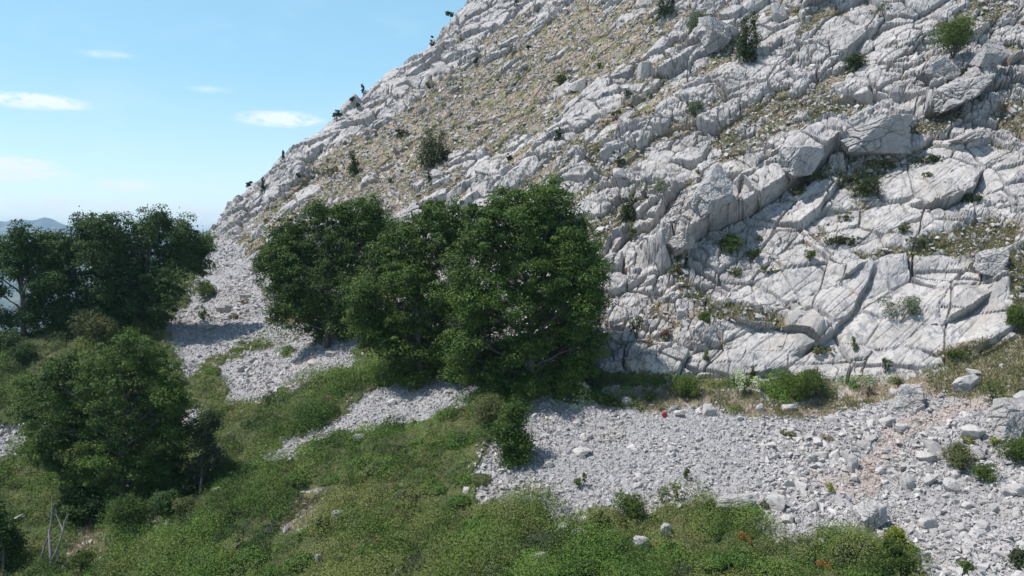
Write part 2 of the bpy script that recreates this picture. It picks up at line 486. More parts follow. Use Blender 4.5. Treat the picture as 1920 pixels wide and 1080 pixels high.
def add_obj(name, me, mat=None, parent=None, label=None, cat=None, group=None, kind=None, loc=None):
    o = bpy.data.objects.new(name, me)
    COL.objects.link(o)
    if mat is not None and me is not None and len(me.materials) == 0:
        me.materials.append(mat)
    if parent is not None: o.parent = parent
    if label: o['label'] = label
    if cat: o['category'] = cat
    if group: o['group'] = group
    if kind: o['kind'] = kind
    if loc is not None: o.location = loc
    return o


# ------------------------------------------------------------------ materials
class NT:
    def __init__(s, name):
        s.m = bpy.data.materials.new(name); s.m.use_nodes = True
        s.n = s.m.node_tree.nodes; s.l = s.m.node_tree.links; s.n.clear()
        s.out = s.n.new('ShaderNodeOutputMaterial')
        s.b = s.n.new('ShaderNodeBsdfPrincipled'); s.l.new(s.b.outputs[0], s.out.inputs[0])
        s.b.inputs['Roughness'].default_value = 0.9
        s.b.inputs['Specular IOR Level'].default_value = 0.2

    def set(s, sock, v):
        if isinstance(v, (int, float)): sock.default_value = v
        elif isinstance(v, tuple): sock.default_value = v if len(v) == 4 or sock.type == 'VECTOR' else (*v, 1)
        else: s.l.new(v, sock)

    def tc(s, which='Object'):
        return s.n.new('ShaderNodeTexCoord').outputs[which]

    def noise(s, vec, scale, detail=4, rough=0.55, dist=0.0):
        n = s.n.new('ShaderNodeTexNoise'); s.set(n.inputs['Vector'], vec)
        n.inputs['Scale'].default_value = scale; n.inputs['Detail'].default_value = detail
        n.inputs['Roughness'].default_value = rough; n.inputs['Distortion'].default_value = dist
        return n.outputs[0]

    def ramp(s, f, a, b, lo=0.0, hi=1.0):
        n = s.n.new('ShaderNodeMapRange'); s.set(n.inputs[0], f)
        n.inputs[1].default_value = a; n.inputs[2].default_value = b
        n.inputs[3].default_value = lo; n.inputs[4].default_value = hi
        return n.outputs[0]

    def mix(s, f, a, b, mode='MIX'):
        n = s.n.new('ShaderNodeMix'); n.data_type = 'RGBA'; n.blend_type = mode
        s.set(n.inputs[0], f); s.set(n.inputs[6], a); s.set(n.inputs[7], b)
        return n.outputs[2]

    def math(s, op, a, b=None):
        n = s.n.new('ShaderNodeMath'); n.operation = op
        s.set(n.inputs[0], a)
        if b is not None: s.set(n.inputs[1], b)
        return n.outputs[0]

    def attr(s, name, out='Fac'):
        n = s.n.new('ShaderNodeAttribute'); n.attribute_name = name
        return n.outputs[out]

    def scale(s, vec, xyz, rot=(0, 0, 0)):
        n = s.n.new('ShaderNodeMapping'); s.set(n.inputs[0], vec)
        n.inputs['Scale'].default_value = xyz; n.inputs['Rotation'].default_value = rot
        return n.outputs[0]

    def bump(s, h, strength, dist):
        n = s.n.new('ShaderNodeBump'); n.inputs['Strength'].default_value = strength
        n.inputs['Distance'].default_value = dist; s.set(n.inputs['Height'], h)
        s.l.new(n.outputs[0], s.b.inputs['Normal'])


def rock_colour(t, v, pale=(0.45, 0.425, 0.41), dark=(0.17, 0.17, 0.185), warm=(0.40, 0.36, 0.31)):
    n1 = t.noise(v, 0.55, 6, 0.65)
    n2 = t.noise(v, 4.5, 6, 0.7)
    n3 = t.noise(t.scale(v, (1.2, 1.0, 0.35), (0.3, 0.5, 0)), 2.2, 6, 0.7, 0.6)
    c = t.mix(t.ramp(n1, 0.42, 0.66), pale, tuple(0.84 * q for q in pale))
    c = t.mix(t.math('MULTIPLY', t.ramp(n3, 0.50, 0.62), 0.85), c, dark)
    c = t.mix(t.math('MULTIPLY', t.ramp(n2, 0.52, 0.64), 0.55), c, dark)
    c = t.mix(t.math('MULTIPLY', t.ramp(t.noise(v, 0.28, 5, 0.7, 0.8), 0.47, 0.62), 0.7), c, tuple(0.55 * q for q in pale))
    c = t.mix(t.math('MULTIPLY', t.ramp(t.noise(v, 0.9, 5, 0.6), 0.54, 0.70), 0.7), c, warm)
    return c, n2


def terrain_material():
    t = NT('limestone_and_soil')
    v = t.tc()
    col, n2 = rock_colour(t, v)
    sp = t.n.new('ShaderNodeSeparateColor'); t.l.new(t.attr('zones', 'Color'), sp.inputs[0])
    soil_m, green_m, red_m = sp.outputs[0], sp.outputs[1], sp.outputs[2]
    scree_m = t.attr('scree')
    nA = t.noise(v, 2.6, 6, 0.65); nB = t.noise(v, 0.8, 5, 0.6)
    dry = t.mix(t.ramp(nA, 0.35, 0.65), (0.22, 0.175, 0.13), (0.33, 0.275, 0.215))
    dry = t.mix(t.ramp(nB, 0.45, 0.62), dry, (0.12, 0.125, 0.05))
    grn = t.mix(t.ramp(nA, 0.35, 0.65), (0.045, 0.055, 0.022), (0.085, 0.095, 0.04))
    grn = t.mix(t.ramp(nB, 0.5, 0.7), grn, (0.15, 0.13, 0.07))
    red = t.mix(t.ramp(nA, 0.35, 0.65), (0.27, 0.21, 0.18), (0.38, 0.33, 0.295))
    gravel = t.mix(t.ramp(t.noise(v, 9, 3, 0.7), 0.35, 0.65), (0.24, 0.235, 0.24), (0.36, 0.35, 0.355))
    brk = t.noise(v, 5.0, 5, 0.7)

    def edge(m):       # break the border of a zone up with noise
        return t.ramp(t.math('ADD', m, t.math('MULTIPLY', t.math('SUBTRACT', brk, 0.5), 1.3)), 0.42, 0.6)
    col = t.mix(scree_m, col, gravel)
    col = t.mix(edge(soil_m), col, dry)
    col = t.mix(edge(green_m), col, grn)
    col = t.mix(t.math('MULTIPLY', edge(red_m), 0.8), col, red)
    t.set(t.b.inputs['Base Color'], col)
    bn = t.math('ADD', t.math('MULTIPLY', n2, 0.7), t.math('MULTIPLY', t.noise(v, 16, 5, 0.7), 0.4))
    t.bump(bn, 0.55, 0.09)
    return t.m


def stone_material(name, pale=(0.46, 0.435, 0.42), dark=(0.21, 0.21, 0.225), warm=(0.39, 0.35, 0.31), amt=0.6):
    t = NT(name)
    v = t.tc()
    col, n2 = rock_colour(t, v, pale, dark, warm)
    tint = t.attr('tint')
    col = t.mix(t.ramp(tint, 0, 1, 0.0, 0.5), col, tuple(0.6 * q for q in pale))
    t.set(t.b.inputs['Base Color'], col)
    t.bump(t.math('ADD', n2, t.math('MULTIPLY', t.noise(v, 18, 4, 0.7), 0.5)), 0.6, 0.05)
    return t.m


def scree_material():
    t = NT('loose_limestone')
    tint = t.attr('tint'); v = t.tc()
    col = t.mix(tint, (0.245, 0.235, 0.235), (0.485, 0.458, 0.445))
    col = t.mix(t.ramp(t.noise(v, 0.45, 6, 0.65), 0.45, 0.65, 0, 0.65), col, (0.30, 0.275, 0.255))
    col = t.mix(t.math('MULTIPLY', t.attr('red'), 0.5), col, (0.40, 0.30, 0.255))
    col = t.mix(t.ramp(t.noise(v, 12, 4, 0.7), 0.5, 0.75, 0, 0.4), col, (0.25, 0.25, 0.265))
    t.set(t.b.inputs['Base Color'], col)
    return t.m


def leaf_material(name, c0, c1, c2, trans=0.25):
    """c0..c1 by leaf tint, c2 a drier tone"""
    t = NT(name)
    tint = t.attr('tint'); v = t.tc()
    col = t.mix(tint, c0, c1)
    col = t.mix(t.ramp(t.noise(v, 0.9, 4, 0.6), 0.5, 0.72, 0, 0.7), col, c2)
    col = t.mix(t.attr('dry'), col, c2)
    t.set(t.b.inputs['Base Color'], col)
    t.b.inputs['Roughness'].default_value = 0.6
    t.b.inputs['Specular IOR Level'].default_value = 0.25
    tr = t.n.new('ShaderNodeBsdfTranslucent'); t.set(tr.inputs[0], t.mix(0.5, col, (0.14, 0.22, 0.03)))
    mx = t.n.new('ShaderNodeMixShader'); mx.inputs[0].default_value = trans
    t.l.new(t.b.outputs[0], mx.inputs[1]); t.l.new(tr.outputs[0], mx.inputs[2]); t.l.new(mx.outputs[0], t.out.inputs[0])
    return t.m


def bark_material(name, c=(0.13, 0.115, 0.10), c2=(0.06, 0.05, 0.045)):
    t = NT(name)
    v = t.tc()
    t.set(t.b.inputs['Base Color'], t.mix(t.ramp(t.noise(t.scale(v, (1, 1, 0.2)), 9, 5, 0.7), 0.35, 0.65), c2, c))
    t.bump(t.noise(t.scale(v, (1, 1, 0.2)), 14, 5, 0.7), 0.6, 0.05)
    return t.m


M_TER = terrain_material()
M_ROCK = stone_material('boulder_limestone')
M_PINK = stone_material('pinkish_limestone', (0.48, 0.42, 0.41), (0.32, 0.27, 0.27), (0.46, 0.38, 0.33))
M_RED = stone_material('red_stained_stone', (0.42, 0.10, 0.09), (0.16, 0.03, 0.04), (0.38, 0.14, 0.10))
M_SCREE = scree_material()
M_TREE = leaf_material('tree_leaves', (0.020, 0.048, 0.011), (0.092, 0.158, 0.025), (0.14, 0.18, 0.030), 0.1)
M_TREE2 = leaf_material('tree_leaves_bluish', (0.018, 0.046, 0.014), (0.075, 0.135, 0.034), (0.09, 0.14, 0.035), 0.1)
M_TREE3 = leaf_material('tree_leaves_grey_green', (0.035, 0.05, 0.025), (0.085, 0.105, 0.05), (0.10, 0.10, 0.055))
M_JUN = leaf_material('juniper_needles', (0.020, 0.035, 0.012), (0.052, 0.075, 0.022), (0.06, 0.07, 0.025), 0.08)
M_BRIGHT = leaf_material('bright_leaves', (0.045, 0.08, 0.018), (0.11, 0.16, 0.03), (0.14, 0.17, 0.04), 0.3)
M_YELLOW = leaf_material('yellow_green_leaves', (0.16, 0.20, 0.03), (0.30, 0.34, 0.05), (0.32, 0.30, 0.06), 0.3)
M_GREY = leaf_material('grey_green_leaves', (0.085, 0.11, 0.065), (0.17, 0.20, 0.13), (0.17, 0.17, 0.11), 0.2)
M_OLIVE = leaf_material('olive_cushion', (0.07, 0.085, 0.03), (0.15, 0.165, 0.06), (0.20, 0.17, 0.08), 0.15)
M_TAN = leaf_material('dry_tan_tuft', (0.21, 0.165, 0.115), (0.34, 0.28, 0.20), (0.30, 0.23, 0.16), 0.1)
M_RUST = leaf_material('rust_cushion', (0.11, 0.04, 0.025), (0.21, 0.09, 0.05), (0.16, 0.09, 0.05), 0.1)
M_HEATH = leaf_material('heath_leaves', (0.020, 0.056, 0.010), (0.115, 0.205, 0.032), (0.18, 0.20, 0.06), 0.1)
M_BARK = bark_material('bark')
M_DEAD = bark_material('dead_wood', (0.30, 0.27, 0.26), (0.15, 0.13, 0.13))
M_FLOWER = leaf_material('pale_flower_heads', (0.42, 0.46, 0.28), (0.62, 0.64, 0.46), (0.55, 0.55, 0.36), 0.2)
M_AUTUMN = leaf_material('orange_leaves', (0.26, 0.09, 0.03), (0.42, 0.17, 0.05), (0.35, 0.14, 0.05), 0.2)

# ------------------------------------------------------------------ the mountainside
idx = np.arange(NU * NV).reshape(NU, NV)
quads = np.stack([idx[:-1, :-1], idx[1:, :-1], idx[1:, 1:], idx[:-1, 1:]], -1).reshape(-1)
nq = (NU - 1) * (NV - 1)
zones = np.stack([np.clip(np.maximum(POCK * (1 - 0.3 * (gn > 0.1)), SOIL), 0, 1), np.clip(HEATH * (1 - SOIL), 0, 1), RED * (1 - ROCK * 0.5), np.ones(shape)], -1)
ter_me = mesh_np('mountainside', VT, quads, np.full(nq, 4), smooth=False,
                 attrs={'scree': ('POINT', (SCREE).ravel())}, cattr={'zones': ('POINT', zones.reshape(-1, 4))})
add_obj('mountainside', ter_me, M_TER, kind='structure')

# pixel lookup: the nearest ground the photo sees at a pixel
tpx, tpy, tpd = project(VT)
ok = (tpx > -60) & (tpx < 1980) & (tpy > -60) & (tpy < 1140) & (tpd > 1)
CELL = 2.0
gi = ((tpx + 60) / CELL).astype(int); gj = ((tpy + 60) / CELL).astype(int)
W_, H_ = int(2040 / CELL) + 1, int(1200 / CELL) + 1
key = np.where(ok, gi * H_ + gj, -1)
order = np.lexsort((tpd, key))
ks = key[order]; first = np.r_[True, ks[1:] != ks[:-1]]
ZB = np.full(W_ * H_, -1, int)
sel = order[first]; kk = ks[first]
ZB[kk[kk >= 0]] = sel[kk >= 0]
NF = NRM.reshape(-1, 3)
SMN = N0.reshape(-1, 3)


def ground(px, py):
    best = None
    for r in (0, 1, 2, 3, 5, 8, 14):
        for i in range(-r, r + 1):
            for j in range(-r, r + 1):
                a = int((px + 60) / CELL) + i; b = int((py + 60) / CELL) + j
                if 0 <= a < W_ and 0 <= b < H_ and ZB[a * H_ + b] >= 0:
                    v = ZB[a * H_ + b]
                    if best is None or tpd[v] < tpd[best]: best = v
        if best is not None: return VT[best], SMN[best], tpd[best]
    raise RuntimeError('no ground at %s %s' % (px, py))


# ------------------------------------------------------------------ valley, far hills and air
fa = np.linspace(math.radians(-62), math.radians(40), 260)
fr = np.geomspace(90, 9000, 300)
FA_, FR_ = np.meshgrid(fa, fr, indexing='ij')
fx, fy = FR_ * np.sin(FA_), FR_ * np.cos(FA_)
fz = -60 - 215 * sstep(90, 1500, FR_)
deg = np.degrees(FA_)
rise = sstep(1600, 4200, FR_) * 260 + sstep(3300, 5200, FR_) * 64
ridge_n = 1 + 0.35 * fbm(deg / 4.0 + 3, FR_ / 1500, 5, 4)
fz = fz + rise * ridge_n * (1 - 0.8 * sstep(6000, 9000, FR_)) + 40 * fbm(fx / 500, fy / 500, 9, 5) * sstep(300, 1500, FR_)
# low spots along the skyline of the hills (photo: highest near 80 px, sinking towards 200 px)
fz = fz + 30 * np.exp(-((deg + 30.4) / 1.6) ** 2) * sstep(3800, 5200, FR_) - 30 * sstep(-30, -24, deg) * sstep(3800, 5200, FR_)
ii = np.arange(fx.size).reshape(fx.shape)
fq = np.stack([ii[:-1, :-1], ii[:-1, 1:], ii[1:, 1:], ii[1:, :-1]], -1).reshape(-1)
t = NT('far_forest'); v_ = t.tc()
t.set(t.b.inputs['Base Color'], t.mix(t.ramp(t.noise(v_, 0.006, 8, 0.65), 0.44, 0.6), (0.035, 0.06, 0.03), (0.16, 0.16, 0.09)))
M_FAR = t.m
hm = mesh_np('hills', np.stack([fx, fy, fz], -1).reshape(-1, 3), fq, np.full(len(fq) // 4, 4), smooth=True)
add_obj('hills', hm, M_FAR, kind='structure')

hz = bpy.data.materials.new('haze'); hz.use_nodes = True
hz.node_tree.nodes.clear()
ho = hz.node_tree.nodes.new('ShaderNodeOutputMaterial'); hv = hz.node_tree.nodes.new('ShaderNodeVolumePrincipled')
hv.inputs['Color'].default_value = (0.50, 0.72, 1.0, 1); hv.inputs['Density'].default_value = 0.00017
hv.inputs['Anisotropy'].default_value = 0.2
hz.node_tree.links.new(hv.outputs[0], ho.inputs['Volume'])
bm = bmesh.new(); bmesh.ops.create_cube(bm, size=1)
for v in bm.verts:
    v.co.x *= 22000; v.co.y = 4500 + v.co.y * 11000; v.co.z = -210 + v.co.z * 620
hme = bpy.data.meshes.new('haze'); bm.to_mesh(hme); bm.free()
add_obj('haze', hme, hz, kind='stuff')


# ------------------------------------------------------------------ builders
def unit(a):
    return a / (np.linalg.norm(a, axis=-1, keepdims=True) + 1e-9)


def leaf_arrays(C, Nn, s, asp=0.55):
    """rhombic leaves: centres, facing directions, half lengths"""
    n = len(C)
    r = rng.normal(size=(n, 3)); u = unit(np.cross(Nn, r)); w = np.cross(Nn, u)
    s = np.asarray(s)[:, None] if np.ndim(s) else s
    fold = 0.25 * s * Nn
    V = np.stack([C - u * s, C + w * s * asp - fold, C + u * s, C - w * s * asp - fold], 1)
    return V.reshape(-1, 3)


def leaf_mesh(name, C, Nn, s, tint, asp=0.55, dry=None):
    V = leaf_arrays(C, Nn, s, asp); n = len(C)
    at = {'tint': ('FACE', tint)}
    if dry is not None: at['dry'] = ('FACE', dry)
    return mesh_np(name, V, np.arange(4 * n), np.full(n, 4), attrs=at)


def blade_mesh(name, C, D, L, w, tint):
    """upright grass blades"""
    n = len(C); side = unit(np.cross(D, rng.normal(size=(n, 3)))) * np.asarray(w)[:, None]
    tip = C + D * np.asarray(L)[:, None]
    V = np.stack([C - side, C + side, tip], 1).reshape(-1, 3)
    return mesh_np(name, V, np.arange(3 * n), np.full(n, 3), attrs={'tint': ('FACE', tint)})


def tube(path, rad, sides=7):
    path = np.array(path, float); n = len(path)
    T = np.gradient(path, axis=0); T = unit(T)
    ref = np.array([0.3, 0.9, 0.1]); V = []
    for i in range(n):
        a = np.cross(T[i], ref); a /= np.linalg.norm(a) + 1e-9; b = np.cross(T[i], a)
        for k_ in range(sides):
            q = 2 * math.pi * k_ / sides
            V.append(path[i] + rad[i] * (a * math.cos(q) + b * math.sin(q)))
    F = []
    for i in range(n - 1):
        for k_ in range(sides):
            k2 = (k_ + 1) % sides
            F += [i * sides + k_, i * sides + k2, (i + 1) * sides + k2, (i + 1) * sides + k_]
    return np.array(V), np.array(F)


def tubes_mesh(name, tubes):
    Vs, Fs, o = [], [], 0
    for (p, r, sd) in tubes:
        V, F = tube(p, r, sd); Vs.append(V); Fs.append(F + o); o += len(V)
    V = np.concatenate(Vs); F = np.concatenate(Fs)
    return mesh_np(name, V, F, np.full(len(F) // 4, 4), smooth=True)


def bent(p0, p1, n, sag, jit):
    t_ = np.linspace(0, 1, n)[:, None]
    p = p0 * (1 - t_) + p1 * t_
    j = rng.normal(size=(n, 3)) * jit; j[0] = 0; j[-1] = 0
    return p + np.array([0, 0, 1.0]) * sag * np.sin(t_ * math.pi) + j


def crown_points(lobes, dens, per, cr, flat=0.6, shell=0.3, up=0.35):
    """leaf centres on small domed sprays spread through the lobes of a crown"""
    C, D, TI, tips = [], [], [], []
    for (c, R) in lobes:
        n = max(3, int(dens * R * R)); lt = rng.uniform(-0.25, 0.25)
        d = unit(rng.normal(size=(n, 3)) + np.array([0, 0, 0.25]))
        rr = R * (shell + (1.06 - shell) * rng.random(n) ** 0.7) * np.clip(1 + 0.15 * rng.normal(size=n), 0.7, 1.12)
        cc = c + d * rr[:, None] * np.array([1, 1, 0.92])
        cc = cc + rng.normal(size=(n, 3)) * R * 0.06
        tips.append(cc)
        for i in range(n):
            m = int(per * rng.uniform(0.6, 1.4)); r = cr * rng.choice([0.45, 0.7, 1.0, 1.3, 1.7])
            e = unit(rng.normal(size=(m, 3)) + np.array([0, 0, 0.5]) + 0.6 * d[i])
            q = cc[i] + e * (r * rng.uniform(0.45, 1.15, m))[:, None] * np.array([1, 1, flat])
            C.append(q); D.append(unit(e + 0.8 * rng.normal(size=(m, 3)) + np.array([0, 0, up])))
            TI.append(np.clip(lt + rng.uniform(0.1, 0.9) * 0.6 + 0.4 * rng.random(m), 0, 1))
    return np.concatenate(C), np.concatenate(D), np.concatenate(TI), np.concatenate(tips)


def make_tree(name, label, cat, base, lobes, mat, dens=9, per=95, cr=0.42, leaf=0.062, trunk=0.2, group=None, depth=None,
              dj=0.35, twigs=0.35, stem='trunk', foliage='crown', bark=None, flat=0.6, shell=0.3, fill=8000):
    g, _, d = ground(*base)
    if depth: g = P(base[0], base[1], depth); d = depth
    L = []
    dens *= 2.0; per = int(per * 1.5); leaf *= 0.86; trunk *= 0.8
    rmax = max(l[2] for l in lobes)
    for (x, y, r, *ex) in lobes:
        R = r / FPX * d * rng.uniform(0.82, 1.1)
        dd = ex[0] if ex else rng.uniform(-1, 1) * dj * (rmax / FPX * d) * 1.2
        c = P(x, y, d + dd) - g
        L.append((c, R))
    root = add_obj(name, None, label=label, cat=cat, group=group, loc=g)
    C, D, TI, tips = crown_points(L, dens, per, cr, flat, shell)
    if depth is None:                       # keep leaves out of the hillside
        keep = np.ones(len(C), bool)
    s = leaf * rng.uniform(0.7, 1.35, len(C))
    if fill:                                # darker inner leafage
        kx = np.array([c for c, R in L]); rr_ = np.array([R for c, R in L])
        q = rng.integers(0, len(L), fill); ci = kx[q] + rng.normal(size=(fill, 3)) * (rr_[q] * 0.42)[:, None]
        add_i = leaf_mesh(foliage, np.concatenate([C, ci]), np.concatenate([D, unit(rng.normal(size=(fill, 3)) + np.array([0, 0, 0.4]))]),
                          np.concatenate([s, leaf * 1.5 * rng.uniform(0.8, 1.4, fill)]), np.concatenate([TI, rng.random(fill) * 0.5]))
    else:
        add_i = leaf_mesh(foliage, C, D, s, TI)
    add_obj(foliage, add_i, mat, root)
    # trunk and limbs
    zs = max(c[2] for c, R in L); cx = np.mean([c for c, R in L], axis=0)
    top = np.array([cx[0], cx[1], zs])
    tr = bent(np.array([0, 0, -0.25 * min(1, trunk * 5)]), top, 9, 0, 0.04 * trunk * 5)
    tb = [(tr, trunk * np.linspace(1.15, 0.25, 9), 9)]
    for (c, R) in L:
        t0 = np.clip(c[2] / (zs + 1e-6) * 0.6, 0.12, 0.8); k0 = t0 * 8; i0 = int(k0)
        st = tr[i0] * (1 - (k0 - i0)) + tr[min(8, i0 + 1)] * (k0 - i0)
        limb = bent(st, c, 7, 0.1 * R, 0.05 * R)
        tb.append((limb, trunk * np.linspace(0.42, 0.10, 7), 6))
        near = tips[np.linalg.norm(tips - c, axis=1) < R * 1.15]
        pick = near[rng.random(len(near)) < twigs]
        for q in pick[:60]:
            k1 = rng.integers(3, 7)
            tb.append((bent(limb[k1], q, 4, 0.05 * R, 0.04 * R), trunk * np.linspace(0.13, 0.03, 4), 4))
    add_obj(stem, tubes_mesh(stem, tb), bark or M_BARK, root)
    return root


def ico(level):
    bm = bmesh.new(); bmesh.ops.create_icosphere(bm, subdivisions=level, radius=1)
    V = np.array([v.co[:] for v in bm.verts]); F = np.array([[v.index for v in f.verts] for f in bm.faces])
    bm.free(); return V, F


ICO = {l: ico(l) for l in (1, 2, 3, 4, 5, 6)}


def noise3(p, s, seed):
    return (noise2(p[:, 0] * s + 7.1 * seed, p[:, 1] * s + p[:, 2] * s * 0.7, seed) +
            noise2(p[:, 1] * s + 3.3, p[:, 2] * s + p[:, 0] * s * 0.6, seed + 3)) * 0.8


def rock_np(level, seed, boxy=0.5, nplanes=9, rough=0.04, detail=0.0):
    r = np.random.default_rng(seed); V, F = ICO[level]
    Nn = unit(r.normal(size=(nplanes, 3))); dd = r.uniform(0.74, 1.0, nplanes)
    ax = np.array([[1, 0, 0], [-1, 0, 0], [0, 1, 0], [0, -1, 0], [0, 0, 1], [0, 0, -1]], float)
    ax = unit(ax + r.normal(size=(6, 3)) * 0.22); da = r.uniform(0.62, 0.85, 6) / (0.6 + 0.4 * boxy)
    Nn = np.vstack([Nn, ax]); dd = np.r_[dd, da]
    dot = V @ Nn.T
    R = np.where(dot > 0.05, dd / np.maximum(dot, 0.05), 9).min(axis=1)
    W = V * R[:, None]
    if level >= 3:
        n = noise3(W, 2.2, seed % 50) + 0.5 * noise3(W, 5.5, seed % 50 + 9) + 0.3 * noise3(W, 12, seed % 50 + 19)
        crack = np.abs(noise3(W, 1.6, seed % 31 + 4))
        if detail:
            r1 = blocks(W[:, 0] + W[:, 1], W[:, 2] * 1.0 + 0.4 * W[:, 1], 0.75, 0.5, 0.5, seed, 0.8, 0.7, 0.07)[0]
            r2 = blocks(W[:, 0] + W[:, 1], W[:, 2] + 0.4 * W[:, 1], 0.28, 0.2, 1.0, seed + 9, 0.9, 0.6, 0.12)[0]
            W = W + V * (0.13 * r1 + 0.05 * r2 + 0.03 * noise3(W, 26, 5))[:, None]
        W = W + V * (n * rough * 1.1 - 0.10 * (1 - sstep(0, 0.04, crack)))[:, None]
    return W, F


def boulder(name, label, cx, cy, w, h, seed, mat=None, cat='boulder', group=None, boxy=0.5, yaw=None, roll=0.0, sink=0.28, deep=0.8, rough=0.04, onto=None, x_shrink=True):
    g, n, d = ground(cx, min(1086, cy + h * 0.36)) if onto is None else ground(*onto)
    if x_shrink and w < 60: w *= 0.88; h *= 0.88
    Wm, Hm = w / FPX * d * 0.5, h / FPX * d * 0.5
    lv = 6 if w > 56 else (4 if w > 24 else 3)
    big_ = 1.0 if w > 56 else 0.0
    V, F = rock_np(lv, seed, boxy, rough=rough, detail=big_)
    V = V / np.abs(V).max(axis=0)
    V = V * np.array([Wm, Wm * deep, Hm * 1.12])
    yaw = rng.uniform(-0.5, 0.5) if yaw is None else yaw
    c, s = math.cos(yaw), math.sin(yaw)
    V = V @ np.array([[c, -s, 0], [s, c, 0], [0, 0, 1]]).T
    c, s = math.cos(roll), math.sin(roll)
    V = V @ np.array([[c, 0, -s], [0, 1, 0], [s, 0, c]]).T
    zlo = V[:, 2].min()
    loc = g + np.array([0, 0, -zlo * (1 - 2 * sink)])
    me = mesh_np(name, V, F.ravel(), np.full(len(F), 3), attrs={'tint': ('POINT', np.full(len(V), rng.uniform(0, 1.0)))})
    return add_obj(name, me, mat or M_ROCK, label=label, cat=cat, group=group, loc=loc)


# ------------------------------------------------------------------ stone templates (angular convex hulls)
def hull(npts, seed):
    r = np.random.default_rng(seed); bm = bmesh.new()
    for p in unit(r.normal(size=(npts, 3))) * r.uniform(0.75, 1.0, (npts, 1)) * np.array([1, 0.8, 0.6]):
        bm.verts.new(p)
    res = bmesh.ops.convex_hull(bm, input=list(bm.verts))
    bad = [e for e in res['geom_interior'] if isinstance(e, bmesh.types.BMVert)]
    bmesh.ops.delete(bm, geom=list(set(bad)), context='VERTS')
    bmesh.ops.triangulate(bm, faces=list(bm.faces))
    bm.verts.ensure_lookup_table(); bm.verts.index_update()
    V = np.array([v.co[:] for v in bm.verts]); F = np.array([[v.index for v in f.verts] for f in bm.faces])
    bm.free(); return V, F


TEMPL = [hull(random.choice((9, 10, 12, 14)), 300 + i) for i in range(24)]


def rand_rot(n, tiltmax=0.6):
    q = rng.normal(size=(n, 4)); q[:, 1:3] *= tiltmax; q = unit(q)
    w, x, y, z = q.T
    return np.stack([np.stack([1 - 2 * (y * y + z * z), 2 * (x * y - w * z), 2 * (x * z + w * y)], -1),
                     np.stack([2 * (x * y + w * z), 1 - 2 * (x * x + z * z), 2 * (y * z - w * x)], -1),
                     np.stack([2 * (x * z - w * y), 2 * (y * z + w * x), 1 - 2 * (x * x + y * y)], -1)], 1)


def stones(name, C, size, tint, red, mat, label=None, flat=1.0):
    which = rng.integers(0, len(TEMPL), len(C)); Vs, Fs, T_, R_ = [], [], [], []; o = 0
    for k_, (TV, TF) in enumerate(TEMPL):
        m = np.where(which == k_)[0]
        if not len(m): continue
        Rm = rand_rot(len(m))
        sc = size[m][:, None] * rng.uniform(0.8, 1.25, (len(m), 3)) * np.array([1, 1, flat])
        L = TV[None] * sc[:, None, :]
        V = np.einsum('nij,nkj->nki', Rm, L) + C[m][:, None, :]
        F = TF[None] + (o + np.arange(len(m)) * len(TV))[:, None, None]
        o += len(m) * len(TV)
        Vs.append(V.reshape(-1, 3)); Fs.append(F.reshape(-1)); T_.append(np.repeat(tint[m], len(TF))); R_.append(np.repeat(red[m], len(TF)))
    F = np.concatenate(Fs)
    me = mesh_np(name, np.concatenate(Vs), F, np.full(len(F) // 3, 3), attrs={'tint': ('FACE', np.concatenate(T_)), 'red': ('FACE', np.concatenate(R_))})
    return add_obj(name, me, mat, kind='stuff')


def pick(weight, n):
    w = weight.ravel().copy(); w[(tpx < -250) | (tpx > 2170) | (tpd > 112) | (tpy > 1250) | (tpd < 14)] = 0
    c = np.cumsum(w); r = rng.random(n) * c[-1]
    i = np.searchsorted(c, r)
    return np.clip(i, 0, len(w) - 1)


Bf = lambda a: a.ravel()
# loose scree
iv = pick(SCREE + 0.05 * SOIL + 0.25 * SCREE * sstep(60, 40, PD) + 0.18 * sstep(-30, 2, sc_) * (1 - ROCK), 92000)
C = VT[iv] + rng.normal(size=(len(iv), 3)) * 0.04 * np.array([1, 1, 0.3]); dpt = tpd[iv]
coarse = np.clip(0.45 + 2.6 * fbm(C[:, 0] / 2.2, C[:, 1] / 4, 401, 3) + 0.35 * sstep(1350, 1800, tpx[iv]), 0.15, 1.3)
size = (0.026 + 0.00072 * dpt) * (0.55 + 0.75 * coarse) * np.exp(rng.normal(size=len(iv)) * 0.58)
size = np.clip(size, 0.018, 0.38)
redv = np.clip(Bf(RED)[iv] * 1.2, 0, 1) * (rng.random(len(iv)) < 0.8)
size = size * np.where(redv > 0.4, 0.6, 1)
stones('scree_stones', C, size, rng.random(len(iv)) ** 0.8, redv, M_SCREE, flat=0.85)
# rubble lodged on the cliff
iv = pick(POCK * 1.0 + 0.06 * ROCK * patchy + 0.10 * SOIL + 0.02 * HEATH * sstep(-30, 0, sc_), 26000)
C = VT[iv] + rng.normal(size=(len(iv), 3)) * 0.05
size = np.clip((0.035 + 0.0016 * tpd[iv]) * np.exp(rng.normal(size=len(iv)) * 0.5), 0.03, 0.45)
stones('cliff_rubble', C, size, rng.random(len(iv)), np.zeros(len(iv)), M_SCREE, flat=0.9)

